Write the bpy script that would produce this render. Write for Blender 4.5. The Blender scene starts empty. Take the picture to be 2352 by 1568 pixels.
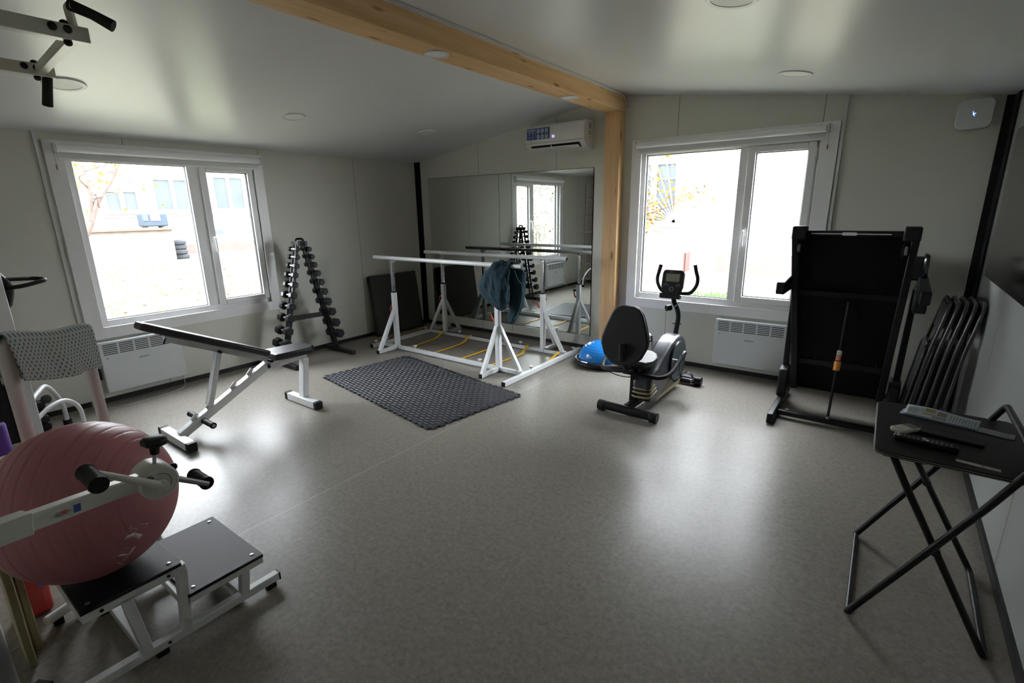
import bpy, bmesh, math, random
from mathutils import Vector, Matrix, Euler
random.seed(7)
SC = bpy.context.scene
COL = SC.collection
PI = math.pi

# ------------------------------------------------------------------ camera
cam_data = bpy.data.cameras.new('camera')
cam_data.sensor_width = 36.0
cam_data.lens = 1144.55 / 2352 * 36.0
cam_data.clip_start = 0.03
cam_data.clip_end = 300
cam = bpy.data.objects.new('camera', cam_data)
COL.objects.link(cam)
cam.location = (5.3418, -5.0458, 1.5936)
cam.rotation_euler = (math.radians(75.1546), math.radians(0.8748), math.radians(36.4575))
SC.camera = cam

# ------------------------------------------------------------------ daylight
world = bpy.data.worlds.new('overcast_sky')
SC.world = world
world.use_nodes = True
wn = world.node_tree
wn.nodes.clear()
w_out = wn.nodes.new('ShaderNodeOutputWorld')
w_bg = wn.nodes.new('ShaderNodeBackground')
w_ramp = wn.nodes.new('ShaderNodeValToRGB')
w_sep = wn.nodes.new('ShaderNodeSeparateXYZ')
w_tc = wn.nodes.new('ShaderNodeTexCoord')
wn.links.new(w_tc.outputs['Generated'], w_sep.inputs[0])
wn.links.new(w_sep.outputs['Z'], w_ramp.inputs[0])
w_ramp.color_ramp.elements[0].color = (0.98, 0.985, 1.04, 1)
w_ramp.color_ramp.elements[1].color = (1.06, 1.08, 1.19, 1)
wn.links.new(w_ramp.outputs[0], w_bg.inputs[0])
w_bg.inputs[1].default_value = 1.0
wn.links.new(w_bg.outputs[0], w_out.inputs[0])

SC.view_settings.view_transform = 'Standard'
SC.view_settings.look = 'None'
SC.view_settings.gamma = 1.0
SC.view_settings.use_curve_mapping = False
SC.view_settings.exposure = 4.85
SC.cycles.use_denoising = True
SC.cycles.max_bounces = 10
SC.cycles.diffuse_bounces = 6
SC.cycles.glossy_bounces = 6
SC.cycles.transparent_max_bounces = 16
SC.cycles.sample_clamp_indirect = 6.0
SC.cycles.caustics_reflective = False
SC.cycles.caustics_refractive = False

# ------------------------------------------------------------------ helpers
def mat(name, color, rough=0.5, metal=0.0, noise=0.0, nscale=20.0, bump=0.0, bscale=60.0, spec=0.5, coat=0.0, emit=None, estr=0.0):
    m = bpy.data.materials.new(name)
    m.use_nodes = True
    nt = m.node_tree
    b = nt.nodes['Principled BSDF']
    b.inputs['Base Color'].default_value = (*color, 1)
    b.inputs['Roughness'].default_value = rough
    b.inputs['Metallic'].default_value = metal
    b.inputs['Specular IOR Level'].default_value = spec
    b.inputs['Coat Weight'].default_value = coat
    tc = nt.nodes.new('ShaderNodeTexCoord')
    if noise > 0:
        n = nt.nodes.new('ShaderNodeTexNoise'); n.inputs['Scale'].default_value = nscale; n.inputs['Detail'].default_value = 4
        nt.links.new(tc.outputs['Object'], n.inputs['Vector'])
        mx = nt.nodes.new('ShaderNodeMix'); mx.data_type = 'RGBA'
        mx.inputs[6].default_value = (*[c * (1 - noise) for c in color], 1)
        mx.inputs[7].default_value = (*[min(1, c * (1 + noise)) for c in color], 1)
        nt.links.new(n.outputs['Fac'], mx.inputs[0])
        nt.links.new(mx.outputs[2], b.inputs['Base Color'])
    if bump > 0:
        n2 = nt.nodes.new('ShaderNodeTexNoise'); n2.inputs['Scale'].default_value = bscale; n2.inputs['Detail'].default_value = 3
        nt.links.new(tc.outputs['Object'], n2.inputs['Vector'])
        bp = nt.nodes.new('ShaderNodeBump'); bp.inputs['Strength'].default_value = bump; bp.inputs['Distance'].default_value = 0.002
        nt.links.new(n2.outputs['Fac'], bp.inputs['Height'])
        nt.links.new(bp.outputs[0], b.inputs['Normal'])
    if emit:
        b.inputs['Emission Color'].default_value = (*emit, 1)
        b.inputs['Emission Strength'].default_value = estr
    return m

def V(*a):
    return Vector(a[0]) if len(a) == 1 else Vector(a)

class MB:
    """collects shapes, given in world coordinates, into one mesh"""
    def __init__(s):
        s.bm = bmesh.new()
    def _hull(s, vs, faces):
        v = [s.bm.verts.new(p) for p in vs]
        for f in faces:
            try: s.bm.faces.new([v[i] for i in f])
            except ValueError: pass
        return s
    def box(s, c, d, R=None):
        c = V(c); h = V(d) / 2
        vs = []
        for x in (-1, 1):
            for y in (-1, 1):
                for z in (-1, 1):
                    p = Vector((x * h.x, y * h.y, z * h.z))
                    if R is not None: p = R @ p
                    vs.append(c + p)
        return s._hull(vs, [(0, 1, 3, 2), (4, 6, 7, 5), (0, 4, 5, 1), (2, 3, 7, 6), (0, 2, 6, 4), (1, 5, 7, 3)])
    def bb(s, a, b):
        a = V(a); b = V(b)
        return s.box((a + b) / 2, [abs(b[i] - a[i]) for i in range(3)])
    def bar(s, p0, p1, w, h, up=(0, 0, 1), ext=0.0):
        p0 = V(p0); p1 = V(p1); d = (p1 - p0).normalized(); u = V(up)
        if abs(d.dot(u)) > 0.98: u = Vector((0, 1, 0))
        side = d.cross(u).normalized(); u2 = side.cross(d).normalized()
        R = Matrix((d, side, u2)).transposed()
        return s.box((p0 + p1) / 2, ((p1 - p0).length + 2 * ext, w, h), R)
    def cyl(s, p0, p1, r0, r1=None, seg=20):
        p0 = V(p0); p1 = V(p1)
        r1 = r0 if r1 is None else r1
        return s.lathe(p0, p1 - p0, [(0, 0), (r0, 0), (r1, (p1 - p0).length), (0, (p1 - p0).length)], seg)
    def lathe(s, base, axis, prof, seg=28, ref=None, sx=1.0, sy=1.0):
        base = V(base); a = V(axis).normalized()
        t = V(ref) if ref is not None else (Vector((0, 0, 1)) if abs(a.z) < 0.9 else Vector((1, 0, 0)))
        u = (t - a * t.dot(a)).normalized(); w = a.cross(u)
        rings = []
        for r, h in prof:
            if r < 1e-6: rings.append([s.bm.verts.new(base + a * h)])
            else: rings.append([s.bm.verts.new(base + a * h + (u * math.cos(2 * PI * i / seg) * sx + w * math.sin(2 * PI * i / seg) * sy) * r) for i in range(seg)])
        for A, B in zip(rings, rings[1:]):
            if len(A) == 1 and len(B) == 1: continue
            for i in range(seg):
                j = (i + 1) % seg
                try:
                    if len(A) == 1: s.bm.faces.new((A[0], B[i], B[j]))
                    elif len(B) == 1: s.bm.faces.new((A[i], A[j], B[0]))
                    else: s.bm.faces.new((A[i], A[j], B[j], B[i]))
                except ValueError: pass
        return s
    def tube(s, pts, r, seg=12, closed=False, flat=None):
        pts = [V(p) for p in pts]; n = len(pts)
        rs = r if isinstance(r, (list, tuple)) else [r] * n
        tans = []
        for i in range(n):
            if closed: t = pts[(i + 1) % n] - pts[i - 1]
            elif i == 0: t = pts[1] - pts[0]
            elif i == n - 1: t = pts[-1] - pts[-2]
            else: t = (pts[i + 1] - pts[i]).normalized() + (pts[i] - pts[i - 1]).normalized()
            tans.append(t.normalized())
        t0 = tans[0]; u = Vector((0, 0, 1)) if abs(t0.z) < 0.9 else Vector((1, 0, 0))
        u = (u - t0 * u.dot(t0)).normalized()
        rings = []
        for i in range(n):
            if i:
                q = tans[i - 1].rotation_difference(tans[i]); u = q @ u
                u = (u - tans[i] * u.dot(tans[i])).normalized()
            w = tans[i].cross(u)
            k = 1.0
            rings.append([s.bm.verts.new(pts[i] + (u * math.cos(2 * PI * j / seg) + w * math.sin(2 * PI * j / seg)) * rs[i] * k) for j in range(seg)])
        m = n if closed else n - 1
        for i in range(m):
            A = rings[i]; B = rings[(i + 1) % n]
            for j in range(seg):
                k = (j + 1) % seg
                s.bm.faces.new((A[j], A[k], B[k], B[j]))
        if not closed:
            s.bm.faces.new(list(reversed(rings[0]))); s.bm.faces.new(rings[-1])
        return s
    def prism(s, poly, vec):
        vec = V(vec); A = [V(p) for p in poly]
        va = [s.bm.verts.new(p) for p in A]; vb = [s.bm.verts.new(p + vec) for p in A]
        n = len(A)
        s.bm.faces.new(va); s.bm.faces.new(list(reversed(vb)))
        for i in range(n):
            j = (i + 1) % n
            s.bm.faces.new((va[j], va[i], vb[i], vb[j]))
        return s
    def ball(s, c, r, seg=24, rings=14, R=None):
        c = V(c); rr = r if isinstance(r, (tuple, list)) else (r, r, r)
        rows = []
        for i in range(rings + 1):
            th = PI * i / rings
            if i in (0, rings):
                p = Vector((0, 0, rr[2] * math.cos(th)))
                rows.append([s.bm.verts.new(c + (R @ p if R is not None else p))])
            else:
                row = []
                for j in range(seg):
                    ph = 2 * PI * j / seg
                    p = Vector((rr[0] * math.sin(th) * math.cos(ph), rr[1] * math.sin(th) * math.sin(ph), rr[2] * math.cos(th)))
                    row.append(s.bm.verts.new(c + (R @ p if R is not None else p)))
                rows.append(row)
        for A, B in zip(rows, rows[1:]):
            for j in range(seg):
                k = (j + 1) % seg
                if len(A) == 1: s.bm.faces.new((A[0], B[j], B[k]))
                elif len(B) == 1: s.bm.faces.new((A[j], B[0], A[k]))
                else: s.bm.faces.new((A[j], B[j], B[k], A[k]))
        return s
    def grid(s, fn, nu, nv, wrap_u=False):
        g = [[s.bm.verts.new(fn(i / (nu if wrap_u else nu - 1), j / (nv - 1))) for i in range(nu)] for j in range(nv)]
        for j in range(nv - 1):
            for i in range(nu if wrap_u else nu - 1):
                k = (i + 1) % nu
                s.bm.faces.new((g[j][i], g[j][k], g[j + 1][k], g[j + 1][i]))
        return s
    def build(s, name, m, parent=None, bev=0.0, seg=2, solid=0.0, sub=0, smooth=40, **props):
        bmesh.ops.recalc_face_normals(s.bm, faces=s.bm.faces)
        org = ORG.get(parent.name, Vector((0, 0, 0))) if parent else Vector((0, 0, 0))
        if org.length > 0: bmesh.ops.translate(s.bm, verts=s.bm.verts, vec=-org)
        me = bpy.data.meshes.new(name)
        s.bm.to_mesh(me); s.bm.free()
        me.materials.append(m)
        for p in me.polygons: p.use_smooth = True
        me.set_sharp_from_angle(angle=math.radians(smooth))
        o = bpy.data.objects.new(name, me); COL.objects.link(o)
        if parent: o.parent = parent
        ORG[o.name] = org
        if solid:
            md = o.modifiers.new('solid', 'SOLIDIFY'); md.thickness = solid; md.offset = 0
        if bev > 0:
            md = o.modifiers.new('bevel', 'BEVEL'); md.width = bev; md.segments = seg; md.limit_method = 'ANGLE'; md.angle_limit = math.radians(50)
        if sub:
            md = o.modifiers.new('sub', 'SUBSURF'); md.levels = sub; md.render_levels = sub
        for k, v in props.items(): o[k] = v
        return o
ORG = {}

def root(name, loc, label=None, cat=None, group=None, kind=None):
    o = bpy.data.objects.new(name, None); COL.objects.link(o)
    o.location = loc; o.empty_display_size = 0.1
    ORG[o.name] = V(loc)
    return tag(o, label, cat, group, kind)
def tag(o, label=None, cat=None, group=None, kind=None):
    if label: o['label'] = label
    if cat: o['category'] = cat
    if group: o['group'] = group
    if kind: o['kind'] = kind
    return o
def copy_tree(o, parent=None):
    c = o.copy(); COL.objects.link(c); c.parent = parent
    ORG[c.name] = ORG.get(o.name, Vector((0, 0, 0)))
    for ch in list(o.children):
        copy_tree(ch, c)
    return c
def fillet(pts, rad, n=6):
    pts = [V(p) for p in pts]; out = [pts[0]]
    for i in range(1, len(pts) - 1):
        a, b, c = pts[i - 1], pts[i], pts[i + 1]
        d1 = (a - b); d2 = (c - b); r = min(rad, d1.length * 0.49, d2.length * 0.49)
        p = b + d1.normalized() * r; q = b + d2.normalized() * r
        for k in range(n + 1):
            t = k / n
            out.append(p * (1 - t) ** 2 + b * 2 * t * (1 - t) + q * t ** 2)
    out.append(pts[-1])
    return out
def bez(pts, n=10):
    """smooth curve through the points"""
    P = [V(p) for p in pts]; P = [P[0] * 2 - P[1]] + P + [P[-1] * 2 - P[-2]]; out = []
    for i in range(1, len(P) - 2):
        for k in range(n):
            t = k / n
            a, b, c, d = P[i - 1], P[i], P[i + 1], P[i + 2]
            out.append(0.5 * ((2 * b) + (c - a) * t + (2 * a - 5 * b + 4 * c - d) * t * t + (3 * b - a - 3 * c + d) * t ** 3))
    out.append(P[-2]); return out
def text(name, s, size, origin, xdir, ydir, m, parent, ext=0.0006, align='CENTER', bold=0.0, **props):
    cu = bpy.data.curves.new(name, 'FONT'); cu.body = s; cu.size = size; cu.extrude = ext; cu.align_x = align; cu.align_y = 'CENTER'; cu.offset = bold
    cu.materials.append(m)
    o = bpy.data.objects.new(name, cu); COL.objects.link(o); o.parent = parent
    x = V(xdir).normalized(); y = V(ydir).normalized(); z = x.cross(y)
    M = Matrix((x, y, z)).transposed().to_4x4(); M.translation = V(origin) - ORG.get(parent.name, Vector((0, 0, 0)))
    o.matrix_local = M
    bpy.context.view_layer.update()
    me = bpy.data.meshes.new_from_object(o.evaluated_get(bpy.context.evaluated_depsgraph_get()))
    Mx = o.matrix_local.copy()
    bpy.data.objects.remove(o); bpy.data.curves.remove(cu)
    me.name = name
    o = bpy.data.objects.new(name, me); COL.objects.link(o); o.parent = parent; o.matrix_local = Mx
    for k, v in props.items(): o[k] = v
    return o
def rrect(w, h, r, n=5):
    out = []
    for cx, cy, a0 in ((w/2 - r, h/2 - r, 0), (-w/2 + r, h/2 - r, 90), (-w/2 + r, -h/2 + r, 180), (w/2 - r, -h/2 + r, 270)):
        for k in range(n + 1):
            a = math.radians(a0 + 90 * k / n); out.append((cx + r * math.cos(a), cy + r * math.sin(a)))
    return out

# ------------------------------------------------------------------ materials
M_white = mat('white_powder_coat', (0.72, 0.74, 0.75), 0.32, noise=0.04, nscale=8)
M_white_satin = mat('white_plastic', (0.68, 0.69, 0.70), 0.38, noise=0.03, nscale=5)
M_pvc = mat('window_pvc', (0.82, 0.82, 0.83), 0.3, noise=0.03, nscale=4)
M_heater = mat('white_enamel', (0.66, 0.69, 0.71), 0.35, noise=0.02, nscale=5)
M_black = mat('black_powder_coat', (0.007, 0.0075, 0.009), 0.38, spec=.3, noise=0.2, nscale=30)
M_black_soft = mat('black_rubber', (0.009, 0.009, 0.0105), 0.6, spec=.3, noise=0.25, nscale=40, bump=0.3, bscale=200)
M_black_plastic = mat('black_plastic', (0.009, 0.0095, 0.0115), 0.45, spec=.3, noise=0.15, nscale=30)
M_black_gloss = mat('black_glossy_plastic', (0.008, 0.009, 0.011), 0.18, noise=0.1, nscale=20)
M_vinyl = mat('black_vinyl', (0.018, 0.016, 0.02), 0.33, noise=0.2, nscale=30, bump=0.35, bscale=350)
M_grey_plastic = mat('grey_plastic', (0.16, 0.17, 0.18), 0.4, noise=0.08, nscale=20)
M_chrome = mat('chrome_steel', (0.72, 0.73, 0.75), 0.16, 1.0, noise=0.05, nscale=30)
M_steel = mat('brushed_steel', (0.45, 0.46, 0.48), 0.32, 1.0, noise=0.08, nscale=30)
M_darkhole = mat('dark_opening', (0.01, 0.01, 0.012), 0.8, noise=0.1)
M_orange = mat('orange_lever', (0.62, 0.07, 0.015), 0.4, noise=0.08)
M_yellow = mat('yellow_webbing', (0.90, 0.50, 0.015), 0.6, noise=0.12, nscale=120, bump=0.4, bscale=500)
M_ink = mat('grey_print', (0.12, 0.13, 0.15), 0.5, noise=0.05)
M_print_white = mat('white_print', (0.75, 0.77, 0.8), 0.5, noise=0.04)
M_conduit = mat('white_conduit', (0.6, 0.61, 0.6), 0.4, noise=0.03)

def wood_mat(name, axis):
    m = bpy.data.materials.new(name); m.use_nodes = True; nt = m.node_tree; b = nt.nodes['Principled BSDF']
    tc = nt.nodes.new('ShaderNodeTexCoord'); mp = nt.nodes.new('ShaderNodeMapping')
    sc = [9.0, 9.0, 9.0]; sc[axis] = 0.55
    mp.inputs['Scale'].default_value = sc
    nt.links.new(tc.outputs['Object'], mp.inputs[0])
    n = nt.nodes.new('ShaderNodeTexNoise'); n.inputs['Scale'].default_value = 2.2; n.inputs['Detail'].default_value = 6; n.inputs['Distortion'].default_value = 0.6
    nt.links.new(mp.outputs[0], n.inputs['Vector'])
    r = nt.nodes.new('ShaderNodeValToRGB')
    r.color_ramp.elements[0].position = 0.3; r.color_ramp.elements[0].color = (0.62, 0.36, 0.155, 1)
    r.color_ramp.elements[1].position = 0.7; r.color_ramp.elements[1].color = (0.78, 0.52, 0.27, 1)
    nt.links.new(n.outputs['Fac'], r.inputs[0])
    mp2 = nt.nodes.new('ShaderNodeMapping'); s2 = [11.0, 11.0, 11.0]; s2[axis] = 2.6; mp2.inputs['Scale'].default_value = s2
    nt.links.new(tc.outputs['Object'], mp2.inputs[0])
    v = nt.nodes.new('ShaderNodeTexVoronoi'); v.inputs['Scale'].default_value = 1.0
    nt.links.new(mp2.outputs[0], v.inputs['Vector'])
    r2 = nt.nodes.new('ShaderNodeValToRGB')
    r2.color_ramp.elements[0].position = 0.08; r2.color_ramp.elements[0].color = (0.30, 0.15, 0.07, 1)
    r2.color_ramp.elements[1].position = 0.17; r2.color_ramp.elements[1].color = (1, 1, 1, 1)
    nt.links.new(v.outputs['Distance'], r2.inputs[0])
    mx = nt.nodes.new('ShaderNodeMix'); mx.data_type = 'RGBA'; mx.blend_type = 'MULTIPLY'; mx.inputs[0].default_value = 0.85
    nt.links.new(r.outputs[0], mx.inputs[6]); nt.links.new(r2.outputs[0], mx.inputs[7])
    nt.links.new(mx.outputs[2], b.inputs['Base Color'])
    b.inputs['Roughness'].default_value = 0.5
    return m
M_wood_y = wood_mat('pine_beam', 1)
M_wood_z = wood_mat('pine_post', 2)

def panel_mat(name, color, axis, lines, rough=0.45):
    """painted sandwich panel with thin dark joints at the given positions along one axis"""
    m = mat(name, color, rough, noise=0.035, nscale=1.6)
    nt = m.node_tree; b = nt.nodes['Principled BSDF']
    src = b.inputs['Base Color'].links[0].from_socket
    tc = nt.nodes.new('ShaderNodeTexCoord'); sp = nt.nodes.new('ShaderNodeSeparateXYZ')
    nt.links.new(tc.outputs['Object'], sp.inputs[0])
    acc = None
    for L in lines:
        a = nt.nodes.new('ShaderNodeMath'); a.operation = 'SUBTRACT'; a.inputs[1].default_value = L
        nt.links.new(sp.outputs[axis], a.inputs[0])
        b2 = nt.nodes.new('ShaderNodeMath'); b2.operation = 'ABSOLUTE'; nt.links.new(a.outputs[0], b2.inputs[0])
        c = nt.nodes.new('ShaderNodeMath'); c.operation = 'LESS_THAN'; c.inputs[1].default_value = 0.0028
        nt.links.new(b2.outputs[0], c.inputs[0])
        if acc is None: acc = c.outputs[0]
        else:
            d = nt.nodes.new('ShaderNodeMath'); d.operation = 'MAXIMUM'
            nt.links.new(acc, d.inputs[0]); nt.links.new(c.outputs[0], d.inputs[1]); acc = d.outputs[0]
    if acc is not None:
        mx = nt.nodes.new('ShaderNodeMix'); mx.data_type = 'RGBA'
        nt.links.new(acc, mx.inputs[0]); nt.links.new(src, mx.inputs[6]); mx.inputs[7].default_value = (*[c * 0.35 for c in color], 1)
        nt.links.new(mx.outputs[2], b.inputs['Base Color'])
    return m
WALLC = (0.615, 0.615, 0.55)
M_wallL = panel_mat('wall_panel_left', WALLC, 1, [-1.05, -2.21, -3.37, -4.52])
M_wallB = panel_mat('wall_panel_back', WALLC, 0, [1.10, 2.24, 3.59, 4.785])
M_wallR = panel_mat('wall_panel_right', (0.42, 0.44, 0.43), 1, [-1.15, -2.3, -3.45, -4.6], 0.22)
M_wallF = panel_mat('wall_panel_front', WALLC, 0, [1.1, 2.2, 3.3, 4.4])
M_ceil = mat('white_ceiling_panel', (0.72, 0.735, 0.76), 0.31, noise=0.02, nscale=2)

def floor_mat():
    m = bpy.data.materials.new('grey_vinyl_floor'); m.use_nodes = True; nt = m.node_tree; b = nt.nodes['Principled BSDF']
    tc = nt.nodes.new('ShaderNodeTexCoord')
    n1 = nt.nodes.new('ShaderNodeTexNoise'); n1.inputs['Scale'].default_value = 42; n1.inputs['Detail'].default_value = 8; n1.inputs['Roughness'].default_value = 0.75
    n2 = nt.nodes.new('ShaderNodeTexNoise'); n2.inputs['Scale'].default_value = 2.0; n2.inputs['Detail'].default_value = 5
    n3 = nt.nodes.new('ShaderNodeTexNoise'); n3.inputs['Scale'].default_value = 14.0; n3.inputs['Detail'].default_value = 6
    for n in (n1, n2, n3): nt.links.new(tc.outputs['Object'], n.inputs['Vector'])
    r = nt.nodes.new('ShaderNodeValToRGB')
    r.color_ramp.elements[0].position = 0.32; r.color_ramp.elements[0].color = (0.160, 0.146, 0.124, 1)
    r.color_ramp.elements[1].position = 0.66; r.color_ramp.elements[1].color = (0.292, 0.270, 0.234, 1)
    ad = nt.nodes.new('ShaderNodeMath'); ad.operation = 'MULTIPLY_ADD'; ad.inputs[1].default_value = 0.15
    nt.links.new(n3.outputs['Fac'], ad.inputs[0])
    mu = nt.nodes.new('ShaderNodeMath'); mu.operation = 'MULTIPLY'; mu.inputs[1].default_value = 0.85
    nt.links.new(n1.outputs['Fac'], mu.inputs[0]); nt.links.new(mu.outputs[0], ad.inputs[2])
    nt.links.new(ad.outputs[0], r.inputs[0])
    # weld line of the two vinyl sheets, running under the ridge beam
    sp = nt.nodes.new('ShaderNodeSeparateXYZ'); nt.links.new(tc.outputs['Object'], sp.inputs[0])
    s1 = nt.nodes.new('ShaderNodeMath'); s1.operation = 'SUBTRACT'; s1.inputs[1].default_value = 2.875; nt.links.new(sp.outputs[0], s1.inputs[0])
    s2 = nt.nodes.new('ShaderNodeMath'); s2.operation = 'ABSOLUTE'; nt.links.new(s1.outputs[0], s2.inputs[0])
    s3 = nt.nodes.new('ShaderNodeMath'); s3.operation = 'LESS_THAN'; s3.inputs[1].default_value = 0.0022; nt.links.new(s2.outputs[0], s3.inputs[0])
    mx = nt.nodes.new('ShaderNodeMix'); mx.data_type = 'RGBA'; nt.links.new(s3.outputs[0], mx.inputs[0])
    nt.links.new(r.outputs[0], mx.inputs[6]); mx.inputs[7].default_value = (0.42, 0.40, 0.35, 1)
    nt.links.new(mx.outputs[2], b.inputs['Base Color'])
    rr = nt.nodes.new('ShaderNodeMapRange'); rr.inputs[3].default_value = 0.28; rr.inputs[4].default_value = 0.36
    nt.links.new(n2.outputs['Fac'], rr.inputs[0]); nt.links.new(rr.outputs[0], b.inputs['Roughness'])
    b.inputs['Specular IOR Level'].default_value = 0.2
    bp = nt.nodes.new('ShaderNodeBump'); bp.inputs['Strength'].default_value = 0.12; bp.inputs['Distance'].default_value = 0.001
    nt.links.new(n1.outputs['Fac'], bp.inputs['Height']); nt.links.new(bp.outputs[0], b.inputs['Normal'])
    return m
M_floor = floor_mat()

def glass_mat(name='window_glass'):
    m = bpy.data.materials.new(name); m.use_nodes = True; nt = m.node_tree; nt.nodes.clear()
    o = nt.nodes.new('ShaderNodeOutputMaterial'); t = nt.nodes.new('ShaderNodeBsdfTransparent'); g = nt.nodes.new('ShaderNodeBsdfGlossy')
    t.inputs[0].default_value = (0.96, 0.98, 0.97, 1); g.inputs['Roughness'].default_value = 0.01
    f = nt.nodes.new('ShaderNodeFresnel'); 
    ge = nt.nodes.new('ShaderNodeNewGeometry'); mr = nt.nodes.new('ShaderNodeMapRange'); mr.inputs[3].default_value = 1.45; mr.inputs[4].default_value = 1 / 1.45
    nt.links.new(ge.outputs['Backfacing'], mr.inputs[0]); nt.links.new(mr.outputs[0], f.inputs[0])
    mx = nt.nodes.new('ShaderNodeMixShader')
    nt.links.new(f.outputs[0], mx.inputs[0]); nt.links.new(t.outputs[0], mx.inputs[1]); nt.links.new(g.outputs[0], mx.inputs[2]); nt.links.new(mx.outputs[0], o.inputs[0])
    return m
M_glass = glass_mat()

# ------------------------------------------------------------------ the room shell
W, YF = 5.92, -5.27
def H(x): return 2.228 + 0.154 * x if x < 2.98 else 2.687 - 0.132 * (x - 2.98)
ST = 'structure'
tag(MB().box((W/2, YF/2, -0.06), (W + 0.24, -YF + 0.24, 0.12)).build('floor', M_floor), kind=ST)
m = MB()
T = 0.1
m.prism([(-0.12, YF - .12, H(-.12)), (2.98, YF - .12, 2.687), (W + .12, YF - .12, H(W + .12)), (W + .12, YF - .12, H(W + .12) + T), (2.98, YF - .12, 2.687 + T), (-.12, YF - .12, H(-.12) + T)], (0, -YF + .24, 0))
tag(m.build('ceiling', M_ceil, smooth=3), kind=ST)
# left wall with its window opening
AY0, AY1, AZ0, AZ1 = -3.80, -2.27, 0.65, 2.09
m = MB()
m.bb((-.12, YF - .12, 0), (0, AY0, 2.26)); m.bb((-.12, AY1, 0), (0, 0.12, 2.26))
m.bb((-.12, AY0, 0), (0, AY1, AZ0)); m.bb((-.12, AY0, AZ1), (0, AY1, 2.26))
tag(m.build('wall_left', M_wallL), kind=ST)
# back wall (mirror, air conditioner, second window)
BX0, BX1, BZ0, BZ1 = 3.23, 4.80, 0.65, 2.16
m = MB()
def wseg(x0, x1, z0, z1=None):
    """wall slice following the sloping ceiling"""
    xs = [x0] + ([2.98] if x0 < 2.98 < x1 else []) + [x1]
    top = [(x, 0, (H(x) + 0.03 if z1 is None else z1)) for x in reversed(xs)]
    m.prism([(x0, 0, z0), (x1, 0, z0)] + top, (0, 0.12, 0))
wseg(0, BX0, 0); wseg(BX1, W, 0); wseg(BX0, BX1, 0, BZ0); wseg(BX0, BX1, BZ1)
tag(m.build('wall_back', M_wallB), kind=ST)
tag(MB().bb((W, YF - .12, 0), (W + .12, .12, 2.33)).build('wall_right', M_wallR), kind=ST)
m = MB(); m.prism([(0, YF, 0), (W, YF, 0), (W, YF, H(W) + .03), (2.98, YF, 2.71), (0, YF, H(0) + .03)], (0, -.12, 0))
tag(m.build('wall_front', M_wallF), kind=ST)
M_base = mat('black_skirting', (0.010, 0.010, 0.011), 0.5, noise=0.2)
tag(MB().bb((0, YF, 0), (.012, 0, .042)).build('baseboard_left', M_base), kind=ST)
tag(MB().bb((0.012, -.012, 0), (W, 0, .042)).build('baseboard_back', M_base), kind=ST)
tag(MB().bb((W - .012, YF, 0), (W, -.012, .05)).build('baseboard_right', M_base), kind=ST)
# black steel corner posts
m = MB(); m.bb((0.0, -.05, 0), (.012, 0, H(0))); m.bb((0, -.012, 0), (.062, 0, H(0.03)))
tag(m.build('trim_1', M_black), kind=ST)
m = MB(); m.bb((W - .055, -.012, 0), (W, 0, H(W))); m.bb((W - .014, -.17, 0), (W, 0, H(W)))
tag(m.build('trim_2', M_black), kind=ST)
# pine ridge beam and post
tag(MB().bb((2.865, YF, 2.52), (3.06, -.001, 2.70)).build('trim_3', M_wood_y, bev=.004), kind=ST)
tag(MB().bb((2.885, -.115, 0), (3.05, 0, 2.52)).build('trim_4', M_wood_z, bev=.004), kind=ST)
m = MB(); m.tube(bez([(3.062, -.20, 2.672), (3.066, -.10, 2.655), (3.072, -.03, 2.60), (3.076, -.006, 2.56)], 6), .006, 8)
m.bb((3.06, YF, 2.652), (3.074, -.2, 2.672))
tag(m.build('trim_5', M_conduit), kind=ST)
# cable conduits beside the windows
tag(MB().bb((0, -3.945, .05), (.02, -3.923, H(0))).build('trim_6', M_conduit), kind=ST)
tag(MB().bb((4.922, -.02, .05), (4.942, 0, H(4.93))).build('trim_7', M_conduit), kind=ST)

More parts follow.
